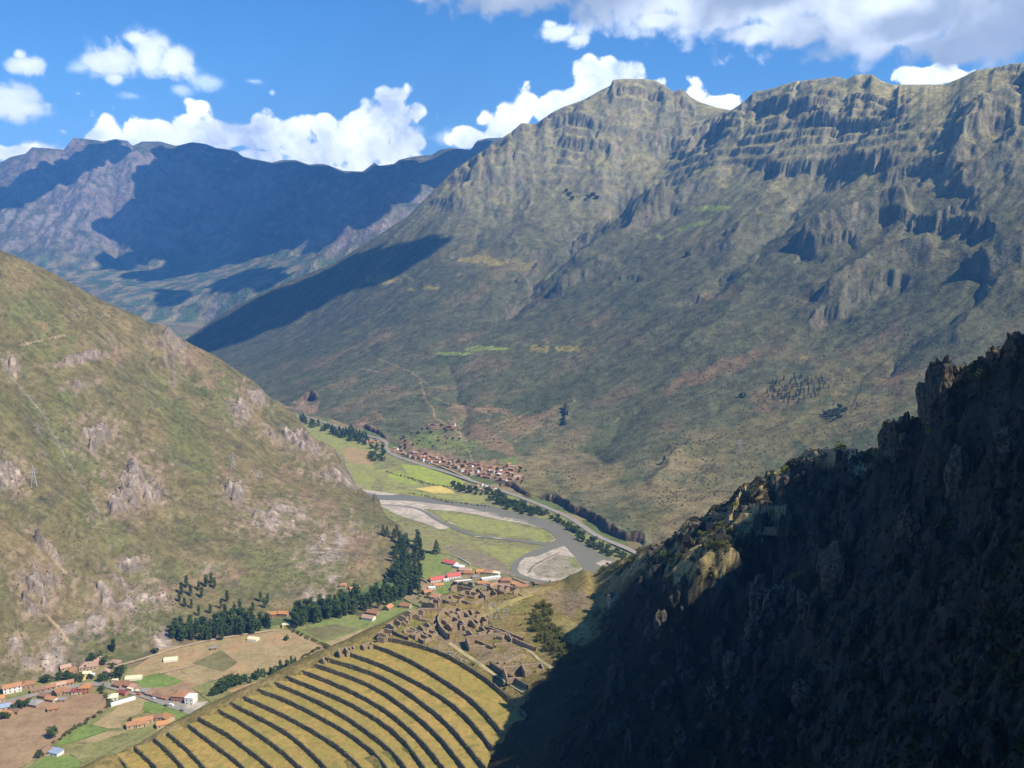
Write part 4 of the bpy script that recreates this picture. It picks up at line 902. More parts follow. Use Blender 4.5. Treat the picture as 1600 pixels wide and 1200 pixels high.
for k, P in enumerate(WP):
    T = np.gradient(P[:, :2], axis=0); T /= np.linalg.norm(T, axis=1)[:, None]; N = np.stack([T[:, 1], -T[:, 0]], 1)  # downhill side
    if N[50] @ np.array([-1, -1]) < 0: N = -N
    top = P.copy(); bot = P.copy(); top[:, 2] = LEV[k] + 0.1 + fbm(P[:, 0] / 9, P[:, 1] / 9, 3, 630 + k) * .45; bot[:, 2] = LEV[k] - WH - 0.1
    j = fbm(P[:, 0] / 4, P[:, 1] / 4, 3, 600 + k) * 0.28
    top[:, :2] += N * (j[:, None]) ; bot[:, :2] += N * (0.35 + j[:, None])
    TOP.append(top); BOT.append(bot)
    # wall body: face, coping and back, as one solid
    rows = []
    nn = 220; tr = resample(top, nn); br = resample(bot, nn); br[:, 2] -= 0.6
    Nn = np.stack([np.interp(np.linspace(0, 1, nn), np.linspace(0, 1, n), N[:, q]) for q in (0, 1)], 1)
    for f_, off in ((0.0, 0.0), (0.25, 0), (0.5, 0), (0.75, 0), (1.0, 0)):
        r = br * (1 - f_) + tr * f_; jj = fbm(r[:, 0] * 1.3, r[:, 1] * 1.3 + f_ * 9, 2, 700 + k) * 0.16
        r[:, :2] += Nn * jj[:, None]; r[:, 2] += (0.12 + jj * 0.9) * f_ * (f_ > 0.9); rows.append(r)
    r = rows[-1].copy(); r[:, :2] -= Nn * 0.7; rows.append(r)
    r = r.copy(); r[:, 2] -= 0.9; rows.append(r)
    V = np.vstack(rows); R = len(rows)
    Fq = [(a * nn + i, a * nn + i + 1, (a + 1) * nn + i + 1, (a + 1) * nn + i) for a in range(R - 1) for i in range(nn - 1)]
    ob = mesh_from('terrace_wall', V, Fq, M_STONE, smooth=False)
    tag(ob, f'{ORD[k]} curved stone retaining wall of the grassy terraces' + (' below the ruins' if k == 0 else ''), 'wall', 'terrace walls on the ridge')
def tread(A, B, name='terrace_ground', z=None):
    rows = [A * (1 - f_) + B * f_ for f_ in np.linspace(0, 1, 7)]
    for r in rows[1:-1]: r[:, 2] += fbm(r[:, 0] / 5, r[:, 1] / 5, 3, 650) * 0.22
    V = np.vstack(rows); R = len(rows)
    Fq = [((a + 1) * n + i, (a + 1) * n + i + 1, a * n + i + 1, a * n + i) for a in range(R - 1) for i in range(n - 1)]
    return structure(mesh_from(name, V, Fq, M_TER))
for k in range(NW - 1): tread(BOT[k], TOP[k + 1])
d_ = BOT[-1].copy(); d_[:, 0] -= 30; d_[:, 1] -= 24; d_[:, 2] -= 1.5; tread(BOT[-1], d_)
u_ = TOP[0].copy(); T = np.gradient(u_[:, :2], axis=0); T /= np.linalg.norm(T, axis=1)[:, None]
# ================================================================ VEGETATION
def empty(name, loc, rz=0.0, s=1.0):
    o = bpy.data.objects.new(name, None); COL.objects.link(o); o.location = loc; o.rotation_euler = (0, 0, rz); o.scale = (s, s, s)
    o.empty_display_size = 0.5; return o
def cards(P, size, rng, flat=0.0, aspect=1.0):
    """leaf clump faces: bent quads of random direction at points P"""
    n = len(P); a = rng.normal(size=(n, 3)); a /= np.linalg.norm(a, axis=1)[:, None]
    b = rng.normal(size=(n, 3)); b[:, 2] *= (1 - flat); b -= (a * b).sum(1)[:, None] * a; b /= np.linalg.norm(b, axis=1)[:, None] + 1e-9
    s = (size * rng.uniform(0.6, 1.25, n))[:, None]; c = np.cross(a, b)
    V = np.stack([P - a * s - b * s * .55, P + a * s * .9 - b * s * .6, P + a * s + b * s * .6, P - a * s * .8 + b * s * .7], 1)
    V[:, 1] += c * s * .35; V[:, 3] += c * s * .35
    return V.reshape(-1, 3), np.arange(4 * n).reshape(n, 4)
def crown_pts(rng, kind, n):
    if kind == 'tall':                       # eucalyptus and pine rows: height 1, narrow
        z = rng.uniform(0.16, 1.0, n) ** 0.9; r = 0.15 * np.sqrt(np.clip(np.sin((z * 0.93 + 0.05) * math.pi), 0.02, 1)) * (1.15 - z * .55)
        k = 9; ck = rng.uniform(0, 2 * math.pi, k); cz = np.linspace(.2, .98, k)
        a = rng.uniform(0, 2 * math.pi, n); rr = r * np.sqrt(rng.uniform(0.15, 1, n))
        i = rng.integers(0, k, n); a = np.where(rng.random(n) < .65, ck[i] + rng.normal(0, .7, n), a); z = np.where(rng.random(n) < .65, cz[i] + rng.normal(0, .05, n), z)
        z = np.clip(z, .13, 1.02)
        return np.stack([np.cos(a) * rr, np.sin(a) * rr, z], 1)
    if kind == 'cone':
        z = 0.12 + 0.88 * rng.uniform(0, 1, n) ** 1.3; r = 0.24 * (1.02 - z) ** .8 + .015; a = rng.uniform(0, 2 * math.pi, n); rr = r * np.sqrt(rng.uniform(0.2, 1, n))
        return np.stack([np.cos(a) * rr, np.sin(a) * rr, z], 1)
    k = 9; c = np.stack([rng.uniform(-.28, .28, k), rng.uniform(-.28, .28, k), rng.uniform(.36, .8, k)], 1); rad = rng.uniform(.14, .26, k)
    i = rng.integers(0, k, n); d = rng.normal(size=(n, 3)); d /= np.linalg.norm(d, axis=1)[:, None]
    P = c[i] + d * (rad[i] * rng.uniform(.7, 1.0, n))[:, None]; P[:, 2] = np.clip(P[:, 2], 0.08, 1.05)
    if kind == 'bush': P[:, 2] = (P[:, 2] - .2) * 1.25; P[:, :2] *= 1.3
    return P
def tube(P, R, seg=6):
    P = np.asarray(P, float); V = []; Fq = []
    for i, (p, r) in enumerate(zip(P, R)):
        d = P[min(i + 1, len(P) - 1)] - P[max(i - 1, 0)]; d /= np.linalg.norm(d); u = np.cross(d, [0.31, .95, .05]); u /= np.linalg.norm(u); v = np.cross(d, u)
        for k in range(seg):
            a = 2 * math.pi * k / seg; V.append(p + r * (math.cos(a) * u + math.sin(a) * v))
    for i in range(len(P) - 1):
        for k in range(seg): Fq.append((i * seg + k, i * seg + (k + 1) % seg, (i + 1) * seg + (k + 1) % seg, (i + 1) * seg + k))
    return np.array(V), Fq
def merge(parts):
    V = []; Fq = []; n = 0
    for v, f in parts: V.append(np.asarray(v, float)); Fq.append(np.asarray(f, int) + n); n += len(v)
    return np.vstack(V), np.vstack(Fq)
M_BARK = plain_mat('bark', (0.13, 0.10, 0.075), var=0.3, scale=3)
M_PINE = leaf_mat('dark_tree_leaves', (0.030, 0.055, 0.018), (0.090, 0.130, 0.040), 0.25)
M_BROAD = leaf_mat('broad_tree_leaves', (0.040, 0.070, 0.020), (0.090, 0.125, 0.035), 0.4)
M_SHRUB = leaf_mat('dry_shrub_leaves', (0.075, 0.085, 0.022), (0.155, 0.150, 0.045), 0.8)
M_OLIVE = leaf_mat('olive_shrub_leaves', (0.045, 0.055, 0.022), (0.085, 0.095, 0.035), 0.6)
M_DARKS = leaf_mat('shade_darkened_leaves', (0.012, 0.017, 0.005), (0.055, 0.052, 0.016), 0.8)  # shrub leaves darkened in colour to deepen the shade on the near slope
M_YEL = leaf_mat('yellow_green_leaves', (0.13, 0.15, 0.018), (0.20, 0.21, 0.03), 1.5)
def me_only(name, V, Fq, mat, smooth=False):
    ob = mesh_from(name, V, Fq, mat, smooth=smooth); me = ob.data; bpy.data.objects.remove(ob); return me
PROTO = {}
def tree_protos(key, kind, n, size, mat, count, trunk=0.02):
    L = []
    for i in range(count):
        rng = np.random.default_rng(100 + i * 7 + len(key)); V, Fq = cards(crown_pts(rng, kind, n), size, rng)
        top = .8 if kind in ('tall', 'cone') else .6
        tr = [tube([(0, 0, -.04), (rng.uniform(-.01, .01), rng.uniform(-.01, .01), .3), (rng.uniform(-.02, .02), rng.uniform(-.02, .02), top)], [trunk, trunk * .7, trunk * .2], 6)]
        for q in range(4):
            a = rng.uniform(0, 6.28); z0 = rng.uniform(.25, .55); rr = .12 if kind in ('tall', 'cone') else .26
            tr.append(tube([(0, 0, z0), (math.cos(a) * rr, math.sin(a) * rr, z0 + .16)], [trunk * .45, trunk * .1], 5))
        TV, TF = merge(tr); L.append((me_only('crown', V, Fq, mat), me_only('trunk', TV, TF, M_BARK)))
    PROTO[key] = L
tree_protos('tall', 'tall', 330, 0.034, M_PINE, 5, .016)
tree_protos('cone', 'cone', 330, 0.034, M_PINE, 2, .018)
tree_protos('broad', 'broad', 380, 0.06, M_BROAD, 4, .035)
tree_protos('olive', 'broad', 300, 0.07, M_OLIVE, 3, .035)
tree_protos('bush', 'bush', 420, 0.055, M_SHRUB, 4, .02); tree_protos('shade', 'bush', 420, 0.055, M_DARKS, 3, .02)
tree_protos('bright', 'bush', 520, 0.05, M_YEL, 2, .02)
trng = np.random.default_rng(5); NTREE = [0]
def tree(key, p, h, label, group, cat='tree', name=None, wide=1.0):
    cr, tr = PROTO[key][int(trng.integers(len(PROTO[key])))]
    r = empty(name or {'tall': 'tall_tree', 'cone': 'conifer_tree', 'broad': 'broadleaf_tree', 'olive': 'small_tree', 'bush': 'shrub', 'bright': 'shrub', 'shade': 'shrub'}[key], p, trng.uniform(0, 6.28), h)
    r.scale = (h * wide, h * wide, h); NTREE[0] += 1
    for nm, me in (('crown', cr), ('trunk', tr)):
        o = bpy.data.objects.new(nm, me); COL.objects.link(o); o.parent = r
    tag(r, label, cat, group); return r
def ground_at(px, py, sheets, zf=-0.4):
    """the ground seen at a picture position: nearest of floor and the given sheets"""
    best = atz(px, py, zf)
    for S in sheets:
        PX, PY = S._pix if hasattr(S, '_pix') else S.pix(); S._pix = (PX, PY)
        d = (PX - px) ** 2 + (PY - py) ** 2; k = np.argmin(d); i, j = np.unravel_index(k, d.shape)
        if d[i, j] < 16 and S.Z[i, j] > zf: 
            p = np.array([S.X[i, j], S.Y[i, j], S.Z[i, j]])
            if p[1] < best[1] + 3 or S is sheets[0]: best = p
    return best
def scatter(poly, n, mind, rng):
    P = np.array(poly, float); out = []; tries = 0
    while len(out) < n and tries < n * 60:
        tries += 1; x = rng.uniform(P[:, 0].min(), P[:, 0].max()); y = rng.uniform(P[:, 1].min(), P[:, 1].max())
        if in_poly(np.array([x]), np.array([y]), P)[0] and all(((x - a) / 1.0) ** 2 + ((y - b) / .7) ** 2 > mind ** 2 for a, b in out): out.append((x, y))
    return out
def grove(key, poly, n, h, mind, sheets, label, group, seed=1, wide=1.0, cat='tree', name=None):
    rng = np.random.default_rng(seed)
    xa = min(q[0] for q in poly); xb = max(q[0] for q in poly)
    for x, y in scatter(poly, n, mind, rng):
        p = ground_at(x, y, sheets); hh = h * rng.uniform(.65, 1.2)
        lb = label if n < 45 else label + ', ' + ('left part', 'middle part', 'right part')[min(2, int(3 * (x - xa) / (xb - xa)))]
        tree(key, p - [0, 0, .3], hh, lb, group, cat, name, wide)
grove('tall', [(266,1002),(268,982),(300,980),(345,972),(398,966),(420,968),(424,984),(382,994),(335,1002)], 84, 14, 3.6, [LH], 'tall dark tree in the dense grove by the brown field', 'grove at the left foot of the hill', 2, 1.55)
for x, y in [(284,930),(292,918),(299,932),(310,922),(322,918),(331,912),(336,920),(290,948),(280,940),(316,934),(345,950),(356,940),(374,955),(366,962),(300,950),(330,958),(352,965),(310,963),(395,955),(413,950),(418,944),(408,940),(176,1020),(178,1016)]:
    tree('tall', ground_at(x, y, [LH]), 11 + (x * 7 % 5), 'dark tree of the thin scatter on the slope above the left grove', 'scattered trees above the left grove', wide=1.3)
grove('tall', [(458,982),(462,962),(520,944),(580,930),(628,914),(655,918),(657,930),(605,948),(545,963),(500,974)], 108, 16, 3.3, [LH], 'tall dark green tree in the long grove between hill and hotels', 'long grove below the hill', 3, 1.5)
grove('tall', [(610,908),(613,880),(622,845),(650,845),(668,866),(662,882),(656,908),(652,926),(630,915)], 66, 17, 4.0, [LH], 'tall dark tree in the grove beside the sports field', 'grove beside the sports field', 4, 1.35)
for x, y in [(598,836),(606,838),(615,842),(619,836)]: tree('cone', ground_at(x, y, [LH]), 15, 'dark conifer at the tip of the hill above the river meadow', 'conifers at the tip of the hill', wide=1.2)
tree('cone', ground_at(682, 866, []), 20, 'single dark tree standing at the top corner of the sports field', None, wide=1.4)
grove('cone', [(468,656),(500,664),(516,668),(545,674),(572,686),(580,698),(560,694),(520,680),(476,667)], 60, 17, 2.4, [], 'distant dark tree in the row along the valley road', 'far tree row along the valley road', 6, 1.5)
grove('broad', [(758,768),(786,776),(846,800),(850,808),(820,806),(785,795),(765,783)], 40, 11, 3.4, [], 'grey green riverside tree beyond the widest bend', 'riverside trees at the bend', 7, 1.1)
grove('broad', [(846,800),(880,815),(915,840),(945,856),(985,872),(975,880),(930,862),(905,845),(880,824),(850,810)], 46, 9, 3.0, [], 'riverside tree in the belt between river and road', 'tree belt between river and road', 8, 1.1)
grove('olive', [(700,752),(740,764),(760,772),(745,776),(712,768)], 22, 7, 3.0, [], 'low dark tree beside the wheat field by the river', 'trees by the wheat field', 9, 1.2)
grove('broad', [(582,698),(600,700),(604,722),(580,722),(572,712)], 15, 11, 3.4, [], 'tree in the clump on the inside of the road bend', 'clump inside the road bend', 10, 1.1)
grove('olive', [(635,672),(700,665),(740,680),(700,700),(650,700),(615,705)], 30, 6, 6.0, [MM], 'small tree among the green plots above the far village', 'small trees above the far village', 11, 1.2)
grove('olive', [(690,715),(820,730),(830,760),(780,750),(720,735)], 18, 6, 7.0, [MM], 'small tree between the houses of the far village', 'small trees in the far village', 12, 1.2)
grove('cone', [(1195,622),(1200,598),(1240,588),(1300,592),(1296,610),(1260,628),(1220,632)], 85, 10, 4.0, [MM], 'dark tree of the plantation on the lower mountain slope', 'plantation on the mountain', 13, 1.0)
grove('olive', [(1285,645),(1322,635),(1322,650),(1300,660)], 14, 9, 4.0, [MM], 'small tree in the patch below the mountain plantation', 'tree patch below the plantation', 14, 1.4)
for x, y in [(1160,622),(1075,400),(1472,262),(1479,260),(1500,262),(885,300),(890,306),(920,310),(926,306),(893,312),(933,312)]:
    tree('olive', ground_at(x, y, [MM]), 17 if y < 500 else 12, 'lone dark tree high on the mountain side', 'lone trees on the mountain side', wide=1.3)
# left valley: hedgerow and town trees
hed = smoothline(np.array([atz(*p) for p in ((340,1084),(352,1078),(372,1070),(400,1060),(430,1050),(462,1036))]), 52)
for i, p in enumerate(hed):
    p = p + np.array([trng.uniform(-4, 4), trng.uniform(-4, 4), -.4]); h = (11 if i < 12 else 6.5) * trng.uniform(.75, 1.2)
    tree('broad' if i < 12 else 'tall', p, h, 'green tree in the row between the brown field and the terraces' if i >= 12 else 'dark tree in the thick clump at the town end of the tree row', 'tree row by the brown field' if i >= 12 else 'clump at the end of the tree row', name='sapling' if i >= 12 else None, wide=1.0 if i < 12 else 1.6)
for k, (x, y, h, lab) in enumerate([(82,1154,11,'single olive green tree at the corner of the ploughed field'),(61,1184,7,'round green bush beside the blue roofed farmhouse'),(32,1106,8,'dark tree below the lower end of town'),(42,1104,8,'dark bushy tree beside the grey roof in town'),(22,1112,7,'dark tree at the lowest corner of town'),(50,1100,6,'small tree squeezed behind the grey roof'),
        (8,1124,8,'dark tree at the left edge under the town'),(75,1067,8,'bright green tree above the long tiled row'),(92,1062,8,'green tree behind the long tiled row'),(104,1062,9,'dark green tree behind the right end of the row'),(114,1063,8,'dark tree left of the crossroads'),(124,1065,8,'dark round tree at the crossroads'),(142,1061,6,'small dark tree below the cream house'),
        (150,1034,12,'tall dark tree between the two pink roofed houses'),(164,1038,9,'dark tree right of the pink roofed house'),(160,1064,9,'dark tree on the street junction'),(168,1062,9,'green tree beside the tan gable house'),(188,1060,13,'large olive tree at the right of the crossroads'),(182,1056,9,'smaller tree left of the large olive tree'),(135,1046,6,'low tree above the orange house'),
        (240,1018,5,'bush where the hill spur meets the track'),(245,1021,6,'second bush at the hill spur'),(203,1127,4,'bush at the left cottage'),(72,1062,6,'green bush behind the second tiled house'),(66,1066,6,'green bush beside the town street'),(160,1078,6,'bush by the road bend'),(170,1098,4,'bush of the hedge below the white shed'),(448,1000,6,'bush at the field corner in front of the grove'),(176,1044,6,'bush by the small orange house')]):
    tree('broad' if h > 5 else 'bush', ground_at(x, y, [LH]), h, lab, None, wide=1.15)
for L, lab, g_ in (([(85,1160),(110,1143),(140,1125),(165,1108),(172,1098),(163,1086),(152,1078)], 'low bush in the hedge between ploughed and green fields', 'field hedge below the town'), ([(470,1030),(500,1012),(526,1014),(560,1000),(585,985)], 'low bush in the hedge at the foot of the terraces', 'hedge at the foot of the terraces'), ([(640,772),(660,775),(700,786),(735,789),(765,793)], 'low bush on the far river bank', 'bushes on the far river bank'), ([(450,981),(470,993),(505,1008),(525,1016)], 'low bush in the hedge right of the brown field', 'hedge right of the brown field'), ([(603,738),(640,748),(670,757),(700,762)], 'low bush between the lime green plots', 'bushes between the lime plots')):
    for p in resample(np.array([atz(*q) for q in L]), 26): tree('bush', p + np.array([trng.uniform(-2, 2), trng.uniform(-2, 2), 0]), trng.uniform(2, 3.8), lab, g_, 'bush', 'bush', 1.2)
# shrubs on the ridge beside the ruins
grove('bush', [(826,985),(834,955),(850,932),(860,945),(870,985),(888,1008),(915,1018),(900,1036),(868,1032),(842,1008)], 70, 4.6, 3.8, [RD], 'olive bush in the thicket beside the ruins', 'thicket beside the ruins', 21, 1.1, 'bush')
grove('bush', [(935,890),(985,868),(1012,856),(1020,872),(985,890),(960,905),(940,902)], 34, 4.2, 4.0, [RD], 'green bush on the neck of the ridge above the river', 'bushes on the neck of the ridge', 22, 1.1, 'bush')
grove('bush', [(925,965),(948,945),(950,965),(935,985)], 10, 3.0, 4.0, [RD], 'dry bush below the standing gable', 'bushes below the standing gable', 23, 1.1, 'bush')
# shrubs on the spur and the shaded slope
grove('bush', [(1015,870),(1050,845),(1080,825),(1110,820),(1170,826),(1185,838),(1120,865),(1070,895),(1030,910),(1005,905)], 80, 3.4, 7.0, [RD], 'dry sunlit shrub on the spur above the shaded slope', 'shrubs on the sunlit spur', 24, 1.1, 'shrub')
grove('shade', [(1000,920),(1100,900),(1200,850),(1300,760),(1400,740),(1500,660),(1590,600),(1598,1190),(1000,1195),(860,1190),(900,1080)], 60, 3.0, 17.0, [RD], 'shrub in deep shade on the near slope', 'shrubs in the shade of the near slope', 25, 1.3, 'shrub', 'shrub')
for x, y, h, k, lab in [(1041,868,5.0,'bright','round bright green bush at the head of the spur'),(1316,703,5.4,'bright','bright green bush on the walled platform'),(1225,737,4.0,'bright','yellow green bush on the crest left of the platform'),(1242,905,2.6,'bright','yellow bush on the sunlit rock in the shade'),(1456,676,2.4,'bright','small yellow bush on the dark crest'),(1372,712,3.4,'bright','yellow green bush right of the platform'),(1355,712,3.0,'bush','brown green bush right of the platform'),
        (1150,790,2.4,'bright','small green bush on the upper ledge'),(1243,838,2.4,'bright','green bush in the shade below the ledges'),(1300,880,3.0,'bush','green bush on the shaded knoll'),(1535,588,3.0,'bush','pale bush on the skyline crest'),(1520,592,2.6,'bush','pale bush left of its neighbour on the crest'),(1440,652,2.4,'bush','small bush on the crest notch'),(1205,800,2.0,'bright','tuft of green at the right end of the ledge')]:
    tree(k, RD.pick(x, y) - [0, 0, .3], h, lab, None, 'bush', 'bush', 1.1)

# countless scrub: low bushes too many to tell apart
OCT = (np.array([(1,0,0),(-.9,.1,0),(0,1,.05),(.1,-.95,0),(0,0,.85),(0,0,-.4)], float), np.array([(0,2,4),(2,1,4),(1,3,4),(3,0,4)]))
def scrub(name, S, n, smin, smax, dens, mat, seed, zmin=3, ymax=1e9, card=False):
    rng = np.random.default_rng(seed); nr, nc = S.Z.shape
    A = (S.Y * (S.u[1] - S.u[0])) * np.gradient(S.y1)[:, None]; vis = dens * A * (S.Z > zmin) * (S.Y < ymax); p = (vis / vis.sum()).ravel()
    k = rng.choice(nr * nc, n, p=p); i = np.minimum(k // nc, nr - 2); j = np.minimum(k % nc, nc - 2); a = rng.random(n); b = rng.random(n)
    X = S.U[i, j] + (S.u[1] - S.u[0]) * b; Y = S.y1[i] + (S.y1[i + 1] - S.y1[i]) * a; X = X * Y
    Z = S.Z[i, j] * (1 - a) * (1 - b) + S.Z[i + 1, j] * a * (1 - b) + S.Z[i, j + 1] * (1 - a) * b + S.Z[i + 1, j + 1] * a * b
    s = rng.uniform(0, 1, n) ** 2 * (smax - smin) + smin
    if card:
        P = np.stack([X, Y, Z], 1); P = np.repeat(P, 3, 0); s3 = np.repeat(s, 3); P += rng.normal(size=P.shape) * s3[:, None] * .35; P[:, 2] += s3 * .3
        V, Fq = cards(P, 1.0, rng); C0 = np.repeat(P, 4, 0); V = C0 + (V - C0) * np.repeat(s3, 4)[:, None] * .55
    else:
        th = rng.uniform(0, 6.28, n); c, s_ = np.cos(th), np.sin(th); v = OCT[0]
        V = np.stack([X[:, None] + s[:, None] * (v[:, 0] * c[:, None] - v[:, 1] * s_[:, None]), Y[:, None] + s[:, None] * (v[:, 0] * s_[:, None] + v[:, 1] * c[:, None]), Z[:, None] + s[:, None] * v[:, 2]], -1).reshape(-1, 3)
        Fq = (OCT[1][None] + np.arange(n)[:, None, None] * 6).reshape(-1, 3)
    o = mesh_from(name, V, Fq, mat, smooth=False); o['kind'] = 'stuff'; return o
def vis_mask(S, k=1.0):
    PX, PY = S.pix(); return ((PX > -40) & (PX < 1640)).astype(float)
M_SCRUB = leaf_mat('mountain_scrub', (0.045, 0.055, 0.028), (0.085, 0.085, 0.045), 0.02)
M_SCRUB2 = leaf_mat('hillside_scrub', (0.060, 0.070, 0.025), (0.115, 0.105, 0.045), 0.05)
dn = vis_mask(MM) * (0.15 + sstep(-0.2, 0.5, fbm(MM.X / 130, MM.Y / 130, 4, 900))) * (1 - 0.85 * sstep(300, 700, MM.Z))
scrub('mountain_scrub', MM, 42000, 0.9, 3.2, dn, M_SCRUB, 31, 6)
dn = vis_mask(LH) * (0.1 + sstep(-0.1, 0.5, fbm(LH.X / 60, LH.Y / 60, 4, 901)))
scrub('hillside_scrub', LH, 16000, 0.5, 1.7, dn, M_SCRUB2, 32, 2)
gxx, gyy = RD.grad(); dn = vis_mask(RD) * (rough * sstep(165, 185, RD.Z) + 0.05) * (0.2 + sstep(-0.1, 0.4, fbm(RD.X / 12, RD.Y / 12, 4, 902))) * (1.0 / RD.Y) ** 1.0
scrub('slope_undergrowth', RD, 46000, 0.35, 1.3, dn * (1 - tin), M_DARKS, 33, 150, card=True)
# tufts along the tops of the terrace walls
rng = np.random.default_rng(44); PP = []
for k, P in enumerate(TOP):
    q = resample(P, 500); m_ = rng.random(500) < 0.5 * sstep(-.3, .4, fbm(q[:, 0] / 6, q[:, 1] / 6, 3, 800 + k)) + .12; q = q[m_]; q = q + rng.normal(size=q.shape) * [.35, .35, .15]; q[:, 2] -= rng.uniform(-.25, 1.6, len(q)); PP.append(q)
PP = np.repeat(np.vstack(PP), 3, 0); PP += rng.normal(size=PP.shape) * .25
V, Fq = cards(PP, 0.28, rng); o = mesh_from('wall_plants', V, Fq, M_SHRUB, smooth=False); o['kind'] = 'stuff'
# ================================================================ HOUSES
def tile_mat(name, c1, c2):
    m, t, b = new_mat(name, 0.85, 0.15); g = t.new('ShaderNodeTexCoord').outputs['Object']; oi = t.new('ShaderNodeObjectInfo').outputs['Random']
    n = t.noise(g, 1.2, 4, 0.65); wv = t.new('ShaderNodeTexWave'); wv.inputs['Scale'].default_value = 2.4; wv.inputs['Distortion'].default_value = 0.5; t.link(g, wv.inputs['Vector'])
    c = t.mix(t.ramp(n, [(0.35, 0.0), (0.65, 1.0)]), c1, c2); c = t.mix(1.0, c, t.ramp(wv.outputs['Color'], [(0.2, 0.82), (0.8, 1.08)]), 'MULTIPLY')
    c = t.mix(1.0, c, t.ramp(oi, [(0.0, 0.80), (1.0, 1.15)]), 'MULTIPLY'); t.link(c, b.inputs['Base Color']); return m
RM = dict(terra=tile_mat('terracotta_tiles', (0.36, 0.175, 0.09), (0.44, 0.23, 0.125)), pink=tile_mat('faded_tiles', (0.43, 0.27, 0.19), (0.52, 0.33, 0.24)),
          orange=tile_mat('orange_tiles', (0.46, 0.21, 0.085), (0.52, 0.26, 0.11)), red=plain_mat('red_sheet_roof', (0.58, 0.12, 0.10), 0.5, 0.1, spec=.3),
          brown=tile_mat('old_brown_tiles', (0.24, 0.15, 0.10), (0.33, 0.20, 0.13)), grey=plain_mat('grey_sheet_roof', (0.30, 0.28, 0.26), 0.6, 0.15), blue=plain_mat('blue_grey_sheet_roof', (0.30, 0.36, 0.46), 0.5, 0.1),
          cream=plain_mat('cream_sheet', (0.72, 0.66, 0.42), 0.7, 0.08), white=plain_mat('white_sheet', (0.78, 0.78, 0.76), 0.6, 0.05), maroon=plain_mat('dark_red_sheet', (0.26, 0.07, 0.06), 0.6, 0.1))
WM = dict(adobe=plain_mat('adobe_wall', (0.36, 0.245, 0.155), var=.15), white=plain_mat('white_plaster', (0.76, 0.73, 0.68), var=.08), tan=plain_mat('tan_plaster', (0.50, 0.38, 0.25), var=.1), yellow=plain_mat('yellow_plaster', (0.68, 0.54, 0.22), var=.08),
          pinkw=plain_mat('pink_plaster', (0.62, 0.45, 0.38), var=.08), brick=plain_mat('raw_brick_wall', (0.40, 0.20, 0.12), var=.15))
M_WIN = plain_mat('dark_window', (0.03, 0.035, 0.04), 0.2, 0.1, spec=.5); M_DOOR = plain_mat('wooden_door', (0.13, 0.07, 0.04), 0.7)
def part(name, V, Fq, mat, parent, smooth=False):
    me = bpy.data.meshes.new(name); me.from_pydata([tuple(v) for v in V], [], [tuple(f) for f in Fq]); me.materials.append(mat)
    o = bpy.data.objects.new(name, me); COL.objects.link(o); o.parent = parent; return o
def boxv(x0, x1, y0, y1, z0, z1):
    return [(x0,y0,z0),(x1,y0,z0),(x1,y1,z0),(x0,y1,z0),(x0,y0,z1),(x1,y0,z1),(x1,y1,z1),(x0,y1,z1)], [(0,3,2,1),(4,5,6,7),(0,1,5,4),(1,2,6,5),(2,3,7,6),(3,0,4,7)]
HC = {}
